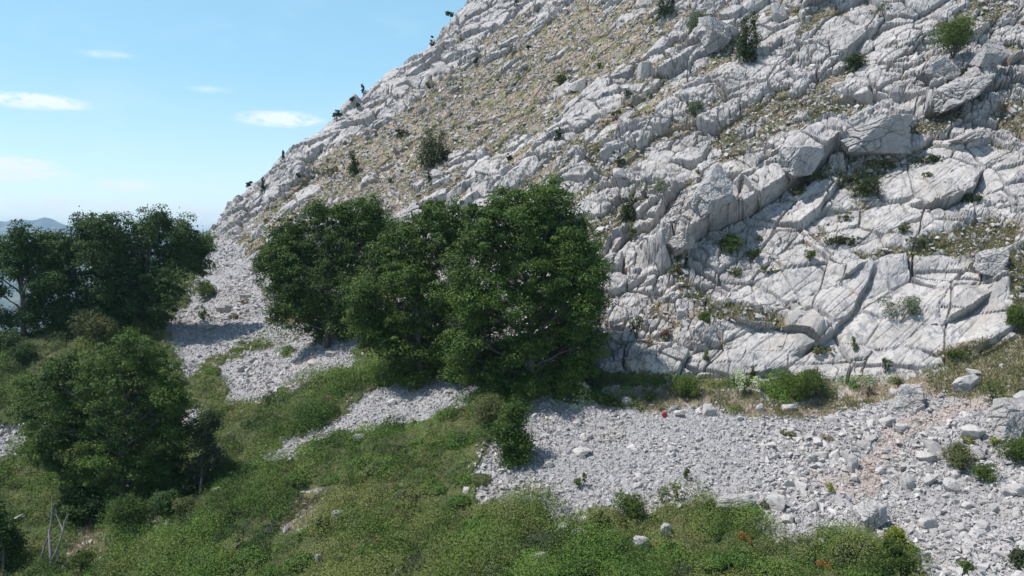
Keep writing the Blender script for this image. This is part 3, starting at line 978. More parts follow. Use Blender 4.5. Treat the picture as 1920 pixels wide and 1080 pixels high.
# low scrub that covers the lower slope
iv = pick(HEATH * (0.6 + 0.8 * hum), 420000)
p_ = VT[iv]; tuftn = fbm(p_[:, 0] / 1.1, p_[:, 1] / 1.1, 501, 3)
hgt = (0.02 + 0.20 * rng.random(len(iv)) ** 1.5) * np.clip(1 + 1.6 * tuftn, 0.25, 2)
C = p_ + np.c_[rng.normal(size=(len(iv), 2)) * 0.03, hgt]
dryn = fbm(p_[:, 0] / 2.4, p_[:, 1] / 2.4, 521, 4, 0.6)
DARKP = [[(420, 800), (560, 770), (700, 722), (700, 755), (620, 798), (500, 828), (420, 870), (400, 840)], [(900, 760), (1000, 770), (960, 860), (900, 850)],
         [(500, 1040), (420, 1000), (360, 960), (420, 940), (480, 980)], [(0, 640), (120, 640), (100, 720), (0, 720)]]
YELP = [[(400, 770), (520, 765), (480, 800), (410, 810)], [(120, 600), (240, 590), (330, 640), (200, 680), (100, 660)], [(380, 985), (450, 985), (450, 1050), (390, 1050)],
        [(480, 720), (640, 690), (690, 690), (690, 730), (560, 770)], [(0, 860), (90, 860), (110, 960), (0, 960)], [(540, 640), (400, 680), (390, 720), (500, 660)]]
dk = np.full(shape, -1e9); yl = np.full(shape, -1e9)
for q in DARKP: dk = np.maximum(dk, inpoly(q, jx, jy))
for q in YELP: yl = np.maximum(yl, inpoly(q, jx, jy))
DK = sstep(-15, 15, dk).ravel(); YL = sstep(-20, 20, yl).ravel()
dryv = np.clip((sstep(0.05, 0.34, dryn) + 0.5 * YL[iv]) * (1 - DK[iv]) * rng.uniform(0.7, 1, len(iv)), 0, 1)
green2 = fbm(p_[:, 0] / 1.6 + 9, p_[:, 1] / 1.6, 541, 3)
Dn = unit(NRM.reshape(-1, 3)[iv] * 0.7 + rng.normal(size=(len(iv), 3)) * 0.6 + np.array([0, 0, 0.5]))
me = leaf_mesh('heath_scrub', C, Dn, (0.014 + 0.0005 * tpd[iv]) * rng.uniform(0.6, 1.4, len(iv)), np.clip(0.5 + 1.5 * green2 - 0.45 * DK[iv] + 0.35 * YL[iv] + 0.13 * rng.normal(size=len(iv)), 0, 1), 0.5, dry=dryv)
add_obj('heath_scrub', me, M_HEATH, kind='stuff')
# low bushes that make the scrub lumpy
iv = pick(HEATH * (HEATH > 0.3) * (0.15 + sstep(-0.1, 0.15, fbm(X / 1.1, Y / 1.1, 581, 2))), 4400)
p_ = VT[iv]
bn = fbm(p_[:, 0] / 2.0, p_[:, 1] / 2.0, 571, 3)
bs = (0.22 + 0.85 * rng.random(len(iv)) ** 2.0) * (1 + 0.5 * np.clip(bn, -0.5, 0.5) * 2)
cnt = (90 + 640 * bs ** 1.3 * (38 / np.clip(tpd[iv], 24, 70)) ** 1.2).astype(int)
rep = np.repeat(np.arange(len(iv)), cnt)
d = unit(rng.normal(size=(len(rep), 3)) + np.array([0, 0, 0.4])); d[:, 2] = np.abs(d[:, 2])
lump = 1 + 0.3 * noise3(d + iv[rep][:, None] % 97, 2.6, 61)
C = p_[rep] + d * (bs[rep] * lump * rng.uniform(0.7, 1.05, len(rep)))[:, None] * np.array([1, 1, 0.85]) - np.array([0, 0, 0.05])
D = unit(d + 0.6 * rng.normal(size=(len(rep), 3)))
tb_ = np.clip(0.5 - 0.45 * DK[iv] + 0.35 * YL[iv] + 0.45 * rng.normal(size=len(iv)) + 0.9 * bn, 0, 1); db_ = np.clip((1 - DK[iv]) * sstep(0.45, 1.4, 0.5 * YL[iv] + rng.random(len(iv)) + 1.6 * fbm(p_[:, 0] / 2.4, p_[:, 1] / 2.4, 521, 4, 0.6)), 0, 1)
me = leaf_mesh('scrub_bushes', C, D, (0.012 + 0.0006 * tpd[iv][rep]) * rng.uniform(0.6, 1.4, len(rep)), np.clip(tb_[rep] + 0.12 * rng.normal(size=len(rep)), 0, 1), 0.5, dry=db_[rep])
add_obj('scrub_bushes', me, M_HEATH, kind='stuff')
# dry grass on ledges, soil and in the scrub
iv = pick(POCK * (0.5 + 0.5 * (fbm(A / 1.5, B / 1.5, 551, 2) > 0)) + 1.2 * SOIL * (1 - RED) + 0.10 * HEATH * sstep(0.0, 0.25, fbm(X / 2.4, Y / 2.4, 521, 4, 0.6)), 150000)
D = unit(np.c_[rng.normal(size=(len(iv), 2)) * 0.5, np.ones(len(iv))])
me = blade_mesh('dry_grass', VT[iv], D, rng.uniform(0.06, 0.2, len(iv)) * (0.7 + tpd[iv] / 90), np.full(len(iv), 0.010) * (0.6 + tpd[iv] / 50), rng.random(len(iv)))
add_obj('dry_grass', me, M_TAN, kind='stuff')
iv = pick(GLEDGE * 1.0 + 0.5 * SOIL * (1 - RED) * (fbm(X / 1.2, Y / 1.2, 561, 2) > 0.05) + 0.3 * POCK * (gn > 0.25) * sstep(75, 55, PD), 60000)
D = unit(np.c_[rng.normal(size=(len(iv), 2)) * 0.5, np.ones(len(iv))])
me = blade_mesh('green_grass', VT[iv], D, rng.uniform(0.08, 0.22, len(iv)), np.full(len(iv), 0.016), rng.random(len(iv)))
add_obj('green_grass', me, M_OLIVE, kind='stuff')

# ------------------------------------------------------------------ trees
G_T = 'broadleaf trees on the slope below the cliff'
make_tree('broadleaf_tree', 'tallest broadleaf tree with a dense dark crown, standing against the foot of the cliff', 'tree', (990, 738),
          [(1010, 400, 58), (950, 440, 62), (1060, 450, 62), (900, 500, 55), (1000, 500, 80), (1080, 520, 55), (930, 570, 60), (1030, 590, 75),
           (1085, 600, 45), (980, 660, 55), (1060, 665, 50), (1090, 560, 42), (960, 385, 38), (1040, 370, 28), (930, 690, 40), (1010, 705, 38), (1075, 700, 34), (1105, 640, 30), (880, 560, 40), (870, 640, 44), (1090, 480, 36), (870, 700, 36), (980, 712, 40), (1045, 715, 34), (930, 725, 28), (900, 450, 40), (960, 720, 26), (1115, 560, 22), (1085, 425, 18), (920, 400, 30), (890, 395, 18), (1015, 365, 22), (1085, 500, 45, 2.4), (1050, 450, 36, 2.4), (1095, 580, 34, 2.2), (1070, 620, 40, 2.2), (1000, 430, 50, 2.2), (1095, 475, 24, 3.0), (1105, 530, 30, 3.2)],
          M_TREE, dens=13, per=120, trunk=0.24, group=G_T)
make_tree('broadleaf_tree', 'middle broadleaf tree with a narrow green crown between two wider trees, by the cliff', 'tree', (790, 722),
          [(800, 440, 45), (760, 480, 52), (840, 470, 50), (720, 540, 55), (790, 560, 62), (700, 600, 45), (760, 630, 55), (830, 620, 50), (850, 410, 34),
           (700, 640, 30), (790, 670, 36), (740, 665, 34), (845, 670, 40), (680, 560, 34), (690, 610, 34), (850, 440, 36), (725, 490, 34), (770, 520, 50), (800, 700, 28), (850, 560, 50), (860, 620, 44), (670, 590, 26), (740, 440, 26), (810, 395, 26), (750, 695, 22)],
          M_TREE, dens=13, per=115, trunk=0.2, group=G_T)
make_tree('broadleaf_tree', 'broadleaf tree standing alone on the grey scree, a dark shadow under its crown', 'tree', (612, 652),
          [(560, 450, 52), (620, 430, 45), (675, 430, 42), (530, 510, 42), (600, 510, 60), (650, 520, 50), (560, 580, 48), (620, 590, 48), (530, 450, 34),
           (645, 400, 25), (700, 470, 30), (545, 560, 36), (600, 620, 38), (650, 600, 36), (520, 480, 32), (690, 430, 34), (670, 570, 34), (700, 410, 26), (560, 490, 44), (640, 460, 46), (690, 520, 40), (710, 440, 34), (500, 490, 24), (590, 400, 24), (520, 590, 22), (690, 385, 20), (655, 640, 26)],
          M_TREE, dens=13, per=95, trunk=0.2, group=G_T)
make_tree('low_tree', 'low grey-green bushy tree leaning at the left foot of the tallest tree', 'tree', (915, 735),
          [(880, 620, 34), (920, 600, 34), (890, 670, 40), (940, 680, 40), (920, 710, 30), (970, 715, 28)],
          M_TREE3, dens=16, per=100, trunk=0.1, leaf=0.05)
make_tree('broadleaf_tree', 'big dark broadleaf tree in the lower left, its shadow black beneath it', 'tree', (235, 965),
          [(210, 690, 55), (270, 680, 42), (150, 730, 60), (240, 750, 70), (310, 740, 42), (95, 790, 55), (180, 820, 70), (280, 820, 62), (340, 810, 34),
           (90, 850, 40), (200, 880, 60), (130, 880, 40), (270, 880, 40), (60, 770, 30), (130, 690, 34), (300, 690, 28), (180, 920, 44), (250, 935, 44), (205, 955, 38), (240, 960, 34), (160, 960, 32), (200, 900, 50), (240, 850, 60), (280, 930, 36), (330, 900, 34), (310, 890, 34), (70, 850, 34), (60, 730, 28), (330, 760, 30), (230, 650, 34), (130, 820, 50), (330, 860, 30), (100, 710, 34), (300, 780, 44)],
          M_TREE, dens=14, per=125, cr=0.36, trunk=0.2, leaf=0.05, group=G_T)
make_tree('scrubby_tree', 'dusky thin-leaved low tree on the right flank of the big lower-left tree', 'tree', (375, 925),
          [(380, 820, 24), (395, 860, 26), (370, 890, 28), (395, 790, 20)], M_TREE3, dens=20, per=70, cr=0.3, trunk=0.07, leaf=0.04)
make_tree('low_tree', 'small dark tree under the left side of the big lower-left tree', 'tree', (170, 990),
          [(150, 930, 30), (185, 950, 32), (130, 955, 22), (215, 965, 20)], M_TREE2, dens=18, per=70, cr=0.3, trunk=0.07, leaf=0.045)
make_tree('broadleaf_tree', 'broad spreading tree on the skyline beside the top of the scree gully', 'tree', (262, 612),
          [(230, 440, 40), (290, 430, 34), (340, 440, 36), (200, 480, 48), (270, 490, 55), (340, 485, 42), (225, 550, 42), (280, 550, 40), (365, 470, 28),
           (320, 520, 34), (300, 410, 22), (240, 590, 30), (375, 500, 18), (215, 590, 26), (285, 590, 30), (310, 560, 28), (330, 460, 34), (240, 520, 44), (380, 460, 20), (180, 450, 30)],
          M_TREE2, dens=11, per=90, cr=0.45, trunk=0.22, leaf=0.07, group=G_T)
make_tree('broadleaf_tree', 'left neighbour of the broad skyline tree, its leafy top a little lower', 'tree', (150, 610),
          [(165, 430, 28), (130, 470, 40), (180, 480, 42), (120, 530, 42), (170, 545, 42), (100, 490, 34), (80, 540, 30), (195, 425, 24), (110, 580, 34), (160, 590, 34), (200, 560, 34), (90, 450, 20), (60, 580, 24)],
          M_TREE2, dens=11, per=85, cr=0.45, trunk=0.18, leaf=0.07, group=G_T)
make_tree('broadleaf_tree', 'open-branched dark tree at the left edge with blue valley showing through its limbs', 'tree', (42, 622),
          [(30, 455, 26), (65, 465, 24), (20, 500, 30), (65, 510, 26), (-5, 545, 22), (75, 560, 22), (0, 470, 28), (50, 480, 26), (-30, 500, 34), (-20, 600, 34), (15, 600, 24), (60, 600, 26), (85, 530, 26), (35, 440, 22), (85, 480, 24), (30, 500, 22)],
          M_TREE2, dens=9, per=75, cr=0.42, trunk=0.2, leaf=0.07, group=G_T, twigs=0.6)
make_tree('sapling', 'small dark round-headed tree standing on the left end of the scree', 'tree', (963, 878),
          [(965, 780, 26), (950, 815, 30), (975, 830, 28), (962, 855, 26)], M_TREE, dens=26, per=80, cr=0.24, trunk=0.06, leaf=0.038)
make_tree('sapling', 'leafy sapling reaching in at the bottom left edge below the rock slabs', 'tree', (5, 1080),
          [(0, 1000, 34), (25, 1020, 24), (10, 1050, 30), (-20, 960, 30), (35, 1060, 20)], M_TREE, dens=20, per=60, cr=0.24, trunk=0.06, leaf=0.04)
make_tree('sapling', 'yellow-topped bright green sapling at the bottom edge of the scree', 'tree', (1660, 1084),
          [(1672, 1025, 16), (1680, 1050, 24), (1650, 1060, 24), (1700, 1068, 22)], M_BRIGHT, dens=30, per=60, cr=0.2, trunk=0.04, leaf=0.035)
make_tree('sapling', 'lime yellow sapling tip rising between two green bushes at the bottom edge', 'tree', (1672, 1050),
          [(1680, 1004, 15), (1668, 1020, 16), (1688, 1030, 18), (1700, 1050, 14)], M_YELLOW, dens=40, per=40, cr=0.13, trunk=0.02, leaf=0.03)
make_tree('sapling', 'dark green sapling left of the yellow-topped one at the bottom edge', 'tree', (1600, 1082),
          [(1590, 1040, 20), (1620, 1035, 20), (1600, 1065, 24), (1575, 1065, 16)], M_TREE3, dens=30, per=60, cr=0.2, trunk=0.04, leaf=0.035)
make_tree('sapling', 'dark green sapling in the bottom right corner', 'tree', (1912, 1082),
          [(1912, 1045, 16), (1905, 1070, 20), (1930, 1060, 20)], M_TREE3, dens=30, per=60, cr=0.2, trunk=0.04, leaf=0.035)
make_tree('sapling', 'green bush top poking up at the bottom edge near the right corner', 'tree', (1808, 1086),
          [(1808, 1068, 14), (1795, 1078, 14), (1825, 1080, 14)], M_BRIGHT, dens=34, per=50, cr=0.18, trunk=0.03, leaf=0.035)

# dead tree, bottom left
gd, _, dd0 = ground(98, 1079)
def dl(pts, r0, r1, sd=6):
    q = [P(x, y, dd0 - 0.2 + dz) - gd for (x, y, dz) in pts]
    return (np.array(q), np.linspace(r0, r1, len(q)), sd)
dead = [dl([(96, 1086, 0), (96, 1060, 0), (95, 1040, 0), (94, 1020, .1), (92, 1000, .2)], .075, .045),
        dl([(92, 1000, .2), (96, 980, .2), (98, 955, .3), (97, 930, .3)], .045, .012),
        dl([(92, 1004, .2), (84, 1022, .3), (78, 1045, .4), (72, 1070, .3), (70, 1088, .2)], .04, .03),
        dl([(97, 1050, 0), (105, 1035, -.2), (113, 1015, -.3), (118, 995, -.4), (122, 975, -.4), (130, 962, -.5)], .055, .015),
        dl([(118, 995, -.4), (112, 980, -.3), (106, 966, -.2), (104, 952, -.2)], .03, .01),
        dl([(122, 980, -.4), (126, 965, -.4), (125, 950, -.5)], .025, .008), dl([(93, 1016, .1), (104, 1008, 0), (115, 1000, -.1)], .02, .01),
        dl([(98, 1065, 0), (108, 1048, -.3), (113, 1030, -.4)], .03, .01), dl([(96, 1080, 0), (82, 1076, .2), (74, 1068, .3)], .05, .02),
        dl([(92, 1010, .2), (100, 995, .1), (110, 985, 0)], .02, .006), dl([(96, 975, .2), (90, 962, .3), (89, 950, .3)], .014, .005)]
droot = add_obj('dead_tree', None, label='bare grey dead tree with forked limbs in the lower left corner', cat='tree', loc=gd)
add_obj('limbs', tubes_mesh('limbs', dead), M_DEAD, droot)
gd, _, dd0 = ground(1508, 1078)
dead2 = [dl([(1515, 1084, 0), (1500, 1066, 0), (1488, 1050, 0), (1478, 1045, 0)], .022, .01), dl([(1500, 1066, 0), (1482, 1060, .1), (1470, 1065, .1)], .012, .006),
         dl([(1488, 1050, 0), (1484, 1030, .1), (1478, 1018, .1)], .012, .005)]
add_obj('dead_branch', tubes_mesh('dead_branch', dead2), M_DEAD, label='thin bleached dead branch above the bushes at the bottom edge', cat='branch', loc=gd)

# ------------------------------------------------------------------ shrubs
def shrub(label, x, y, w, h, mat, style='round', cat='shrub', group=None, name=None):
    """x, y: middle of its foot in the photo; w, h in photo pixels"""
    g, _, d = ground(x, y)
    wm_, hm_ = w / FPX * d, h / FPX * d
    px_leaf = max(0.022, 0.0011 * d)
    L = []
    if style == 'tall':                       # juniper: upright sprays
        k_ = max(2, int(h / max(w, 1) * 2)); ns = 2 if w > 24 else 1
        for s_ in range(ns):
            ox = (s_ - (ns - 1) / 2) * wm_ * 0.5; hh = hm_ * rng.uniform(0.8, 1)
            for i in range(k_ + 1):
                f = i / k_
                L.append((np.array([ox + rng.normal() * wm_ * 0.06, rng.normal() * wm_ * 0.08, hh * (0.14 + 0.76 * f)]), wm_ * (0.36 if ns == 1 else 0.26) * (1.05 - 0.55 * f)))
    elif style == 'flat':
        for i in range(7):
            L.append((np.array([(i - 3) / 3 * wm_ * 0.38, rng.normal() * wm_ * 0.1, hm_ * rng.uniform(0.2, 0.45)]), hm_ * rng.uniform(0.35, 0.5)))
    elif style == 'sparse':
        for i in range(8):
            L.append((np.array([rng.uniform(-0.42, 0.42) * wm_, rng.normal() * wm_ * 0.12, hm_ * rng.uniform(0.3, 0.85)]), min(wm_, hm_) * rng.uniform(0.14, 0.24)))
    else:
        for i in range(6):
            a = rng.uniform(0, 6.28)
            L.append((np.array([math.cos(a) * wm_ * 0.2, math.sin(a) * wm_ * 0.2, hm_ * rng.uniform(0.3, 0.68)]), min(wm_, hm_ * 1.2) * rng.uniform(0.24, 0.34)))
    cr = max(0.06, 0.16 * min(wm_, hm_))
    area = w * h * 0.28                        # rough count of render pixels
    C, D, TI, tips = crown_points(L, 1, 1, cr)   # seeds the clump layout
    tot_ = int(np.clip(area * (2.2 if style == 'sparse' else 7), 250, 9000))
    nc = max(8, int(tot_ / 26)); vol = sum(R * R for c, R in L)
    C, D, TI, tips = crown_points(L, nc / vol, 26, cr, 0.8 if style != 'tall' else 1.5, 0.35)
    nm = name or {'tall': 'juniper', 'flat': 'cushion_shrub', 'sparse': 'sparse_bush'}.get(style, 'bush')
    root = add_obj(nm, None, label=label, cat=cat, group=group, loc=g)
    C = C[C[:, 2] > -0.3 * hm_]; n = len(C)
    add_obj('foliage', leaf_mesh('foliage', C, D[:n], px_leaf * rng.uniform(0.6, 1.2, n), TI[:n], 0.5), mat, root)
    st = []
    for (c, R) in L[:6]:
        st.append((bent(np.array([0, 0, -0.08]), c, 4, 0, 0.02), np.linspace(0.02, 0.007, 4) * (0.6 + hm_ * 0.6), 4))
    if w * h > 350 or style == 'sparse':
        add_obj('stems', tubes_mesh('stems', st), M_BARK, root)
    return root


J, BR, GY, OL, RU, TN = M_JUN, M_BRIGHT, M_GREY, M_OLIVE, M_RUST, M_TAN
SH = [
 ('dark juniper cut by the top edge of the picture', 1250, 26, 30, 44, J, 'tall'),
 ('pale grey-green bush growing on top of a grey block near the top edge', 1314, 66, 56, 46, GY, 'round'),
 ('tall slender juniper beside the pale slab near the top edge', 1402, 116, 34, 96, J, 'tall'),
 ('large bright green bush among the boulders of the upper right', 1786, 108, 76, 76, BR, 'round'),
 ('small dark green bush in the gap below round boulders, left of the large bright one', 1602, 134, 44, 36, J, 'round'),
 ('greyish low bush near the top edge left of the large bright one', 1648, 30, 40, 26, GY, 'sparse'),
 ('small olive bush where the grassy slope meets the first pale rocks', 1054, 160, 34, 24, OL, 'round'),
 ('lone dark juniper dot on the grassy upper slope', 893, 123, 15, 18, J, 'round'),
 ('wind-bent dark juniper highest on the skyline ridge', 838, 32, 15, 22, J, 'round'),
 ('dark juniper on the skyline just below the highest one', 809, 84, 11, 16, J, 'tall'),
 ('dark juniper just inside the ridge under a rocky knob', 827, 96, 9, 16, J, 'tall'),
 ('narrow dark juniper on the ridge in a notch of the skyline', 786, 125, 9, 24, J, 'tall'),
 ('dark juniper on the ridge at a third of the way down the skyline', 680, 174, 10, 18, J, 'tall'),
 ('tiny dark bush on the ridge above the round dark one', 656, 190, 9, 11, J, 'round'),
 ('round dark juniper under the ridge rocks', 630, 227, 18, 22, J, 'round'),
 ('dark bush low on the ridge on a pale rock step', 530, 298, 8, 18, J, 'tall'),
 ('dark juniper standing clear on the lowest part of the ridge', 493, 358, 12, 28, J, 'tall'),
 ('small round juniper, lowest one on the skyline', 467, 351, 12, 14, J, 'round'),
 ('small dark bush on the ridge in the middle of the skyline', 671, 200, 8, 10, J, 'round'),
 ('small dark dot of a juniper near the top on the grassy slope', 990, 92, 9, 10, J, 'round'),
 ('small dark juniper touching the top edge of the picture', 968, 10, 9, 14, J, 'tall'),
 ('olive bush halfway up the grassy band', 805, 164, 14, 16, OL, 'round'),
 ('two-part low dark bush above the big twin juniper', 753, 257, 24, 17, J, 'flat'),
 ('big twin-topped juniper in the middle of the rocky slope', 817, 308, 54, 62, J, 'tall'),
 ('slim dark juniper left of the big twin-topped one', 663, 323, 22, 42, J, 'tall'),
 ('low green bush on a rock left of the slim juniper', 623, 325, 26, 16, OL, 'flat'),
 ('little dark tuft-like bush lower left of the slim juniper', 560, 334, 9, 11, J, 'round'),
 ('thin dark bush in the cleft just below the big twin-topped juniper', 803, 338, 10, 22, J, 'tall'),
 ('small dark bush right of the big twin-topped juniper', 955, 300, 14, 12, J, 'round'),
 ('small bush in a dry hollow left of the tall tree tops', 730, 345, 14, 12, OL, 'round'),
 ('round grey-green bush perched on a boulder in the upper middle', 1302, 214, 36, 28, GY, 'round'),
 ('small dark bush in a crack beside a fluted rock', 1176, 182, 18, 16, J, 'round'),
 ('brownish green bush in a hollow of the pale rocks', 1150, 226, 24, 20, OL, 'sparse'),
 ('dark narrow bush left of the fluted rocks', 1046, 262, 14, 26, J, 'tall'),
 ('olive tuft at the top of the pale rock field', 1122, 128, 14, 14, OL, 'round'),
 ('small dark round juniper sitting on a grey rock', 1165, 310, 21, 20, J, 'round'),
 ('green bush in the gully right of the tallest tree', 1178, 415, 30, 52, J, 'tall'),
 ('brownish lower bush hanging in the gully right of the tallest tree', 1181, 452, 22, 36, OL, 'sparse'),
 ('airy grey-green bush on pale rock right of the gully bush', 1220, 382, 44, 48, GY, 'sparse'),
 ('bright round bush below the long shadowed overhang', 1371, 476, 46, 42, BR, 'round'),
 ('darker low bush just right of the bright one below the overhang', 1410, 486, 36, 22, J, 'round'),
 ('small ball-shaped green bush alone on the pale slab', 1517, 488, 22, 22, BR, 'round'),
 ('yellowish green tall tuft at the end of the overhang shadow', 1272, 520, 32, 34, OL, 'sparse'),
 ('olive bush under the bright round one', 1378, 518, 26, 20, OL, 'round'),
 ('low olive cushion on the slab right of the bright round bush', 1445, 510, 30, 15, OL, 'flat'),
 ('tiny grey-green bush in a crack above the pale slab', 1422, 452, 14, 13, GY, 'round'),
 ('long olive cushion at the foot of the shadowed block face', 1527, 338, 38, 24, OL, 'flat'),
 ('small olive cushion left of the long one at the shadowed block', 1498, 364, 24, 14, OL, 'flat'),
 ('wide flat green cushion on the rock shelf left of the round slab', 1648, 312, 62, 17, OL, 'flat'),
 ('dark flat cushion at the upper left rim of the round slab', 1737, 305, 56, 18, J, 'flat'),
 ('flat dark cushion above the open-branched bush on the shelf', 1598, 342, 38, 15, J, 'flat'),
 ('small olive cushion at the left end of the shelf cushions', 1570, 347, 24, 13, OL, 'flat'),
 ('open-branched green bush below the shelf cushions', 1620, 372, 58, 36, J, 'round'),
 ('dark bush in the shadow under the right end of the round slab', 1822, 385, 42, 24, J, 'round'),
 ('small olive bush on the slab below the shelf', 1583, 416, 30, 20, OL, 'sparse'),
 ('dark green low bush at the left of the dry grass band', 1579, 458, 56, 22, J, 'flat'),
 ('olive bush in the rock crack under the round slab', 1695, 436, 28, 18, OL, 'round'),
 ('grey-green low bush at the upper edge of the dry grass band', 1722, 456, 46, 17, GY, 'flat'),
 ('small grey-green tuft on the round slab', 1737, 334, 20, 14, GY, 'round'),
 ('wide sprawling twiggy bush across the lower right slab', 1684, 604, 96, 50, M_GREY, 'sparse'),
 ('small olive cushion at the foot of the lower slabs', 1540, 662, 36, 19, OL, 'flat'),
 ('narrow green tuft in the upright crack between lower slabs', 1600, 656, 12, 28, OL, 'tall'),
 ('small upright bush near the foot of the lower right slab', 1660, 698, 20, 28, J, 'sparse'),
 ('dark green bush at the right edge of the picture beside the slab', 1910, 622, 44, 66, BR, 'round'),
 ('low green bush at the right foot of the slabs', 1800, 671, 46, 18, BR, 'flat'),
 ('wide bright leafy bush at the base of the cliff', 1517, 748, 92, 54, BR, 'round'),
 ('dark bush at the left end of the wide leafy one at the cliff base', 1480, 730, 34, 34, J, 'round'),
 ('small olive bush on the soil under the slab foot', 1686, 722, 28, 14, OL, 'round'),
 ('brownish dry bush on the bare soil at the cliff foot', 1626, 738, 24, 20, TN, 'round'),
 ('yellow-green bush left of the big right boulder', 1862, 752, 42, 40, BR, 'sparse'),
 ('fern-like green plant growing from the rock wall by the tallest tree', 1192, 634, 24, 48, J, 'sparse'),
 ('round rust-brown cushion plant on the pale rock wall', 1247, 632, 18, 18, RU, 'round'),
 ('tan dry cushion plant left of the rust-brown one', 1215, 650, 20, 20, TN, 'round'),
 ('dark green bush in the middle of the grassy ledge', 1322, 610, 40, 28, BR, 'round'),
 ('green leafy bush in the middle of the dry grass at the cliff foot', 1289, 746, 58, 46, BR, 'round'),
 ('dark round cushion at the top edge of the scree', 1140, 760, 38, 24, J, 'round'),
 ('small green cushion in the dry grass right of the dark round one', 1217, 754, 24, 16, BR, 'round'),
 ('narrow green tuft at the left foot of the lower rock hump', 1322, 672, 12, 24, OL, 'tall'),
 ('green upright tuft in front of the lower rock hump', 1410, 712, 16, 32, OL, 'tall'),
 ('leafy bush below the tallest tree at the shaded rock wall', 1070, 700, 46, 46, M_TREE3, 'round'),
 ('dark green low growth at the foot of the shaded rock wall', 1110, 728, 60, 26, J, 'round'),
 ('spiky bright green broom clump at the lower rim of the scree', 1176, 968, 62, 50, M_BRIGHT, 'round'),
 ('dark low cushion left of the spiky broom clump', 1122, 988, 56, 30, J, 'round'),
 ('small olive ball left below the spiky broom clump', 1168, 982, 24, 18, OL, 'round'),
 ('yellow-green fern on the lower scree, left one', 1089, 914, 22, 28, BR, 'sparse'),
 ('upright bright fern on the lower scree, right of the broom clump', 1269, 938, 20, 36, BR, 'sparse'),
 ('pale grey-green fern between broom clump and bright fern', 1243, 945, 26, 34, GY, 'sparse'),
 ('small fern near the flat grey boulder', 1333, 958, 15, 24, BR, 'sparse'),
 ('small bright fern high on the middle of the scree', 1286, 896, 14, 20, BR, 'sparse'),
 ('little yellow-green plant alone in the middle of the scree', 1554, 920, 17, 18, M_YELLOW, 'round'),
 ('pale green plant beside the flat lying boulder', 1438, 952, 24, 15, GY, 'round'),
 ('low spreading green bush around the split boulder', 1800, 880, 56, 52, OL, 'round'),
 ('round green bush below the split boulder', 1848, 902, 44, 36, BR, 'round'),
 ('lush bright bush at the right edge beside the big boulder', 1902, 868, 62, 58, BR, 'round'),
 ('yellow tuft of leaves left of the lush bush', 1862, 836, 20, 18, M_YELLOW, 'sparse'),
 ('yellow tuft of leaves on the low spreading bush', 1810, 834, 24, 16, M_YELLOW, 'sparse'),
 ('small flat green cushion in the upper scree', 1474, 814, 28, 13, OL, 'flat'),
 ('small brownish cushion in the upper scree', 1550, 826, 26, 13, TN, 'flat'),
 ('bright green grassy bush at the shadowed edge of the gully', 382, 560, 48, 36, M_BRIGHT, 'round'),
 ('small green bush in the middle of the gully rocks', 383, 605, 24, 32, BR, 'sparse'),
 ('tan cushion below the gully slab', 436, 597, 22, 13, TN, 'flat'),
 ('tan cushion beside the upper gully rock', 457, 568, 18, 11, TN, 'flat'),
 ('grey-green leafy bush at the lower tip of the upper scree tongue', 502, 762, 26, 34, GY, 'sparse'),
 ('yellow-green mound of scrub below the skyline trees', 175, 640, 90, 52, M_OLIVE, 'round'),
 ('dark leafy bush under the left skyline trees', 100, 620, 60, 44, M_TREE2, 'round'),
 ('dark spreading undergrowth bush beneath the broad skyline tree', 205, 626, 70, 40, M_TREE2, 'round'),
 ('low dark bush at the left edge in the shade of the open-branched tree', 12, 655, 56, 36, M_TREE2, 'round'),
 ('dark bush in the shadow right below the broad skyline tree', 290, 612, 60, 34, M_TREE2, 'round'),
 ('dark leafy undergrowth hiding the trunk of the tallest tree', 995, 748, 90, 56, M_TREE, 'round'),
 ('dark undergrowth bush at the foot of the narrow middle tree', 780, 728, 70, 40, M_TREE, 'round'),
 ('black-green undergrowth bush hiding the trunk of the big lower-left tree', 235, 992, 90, 62, M_TREE, 'round'),
 ('dark bush in the shade right of the big lower-left trunk', 310, 965, 70, 50, M_TREE2, 'round'),
 ('round dark bush left of the big lower-left tree', 40, 680, 44, 40, M_TREE2, 'round'),
 ('yellow-green bush in the scrub right of the lower-left tree', 345, 970, 44, 42, M_OLIVE, 'round'),
 ('dark bush just below the yellow-green one', 362, 990, 46, 28, M_TREE3, 'round'),
 ('small dark green ball beside a white stone in the scrub', 606, 995, 30, 30, J, 'round'),
 ('bright green bush near the bottom left by the soil patch', 150, 1068, 56, 44, M_BRIGHT, 'round'),
 ('bright bush at the left foot of the scree beside the small dark tree', 925, 800, 70, 60, M_OLIVE, 'round'),
 ('dark tall bush above the small dark tree on the scree', 968, 768, 46, 36, M_TREE, 'round'),
 ('small orange-leaved plant at the bottom edge', 1545, 1068, 22, 16, M_AUTUMN, 'sparse'),
 ('orange-leaved plant in the scrub below the scree', 1392, 1016, 26, 18, M_AUTUMN, 'sparse'),
 ('white-flowering plant at the cliff foot left of the leafy bush', 1400, 738, 44, 38, M_FLOWER, 'sparse'),
 ('white-flowering plant below the lower rock hump', 1378, 716, 30, 24, M_FLOWER, 'sparse'),
 ('pale flowering plant in shade right of the tree foot', 1090, 742, 26, 28, M_FLOWER, 'sparse'),
]
for s_ in SH:
    shrub(s_[0], *s_[1:6], s_[6], style=s_[7] if len(s_) > 7 else 'round') if False else shrub(s_[0], s_[1], s_[2], s_[3], s_[4], s_[5], s_[6])

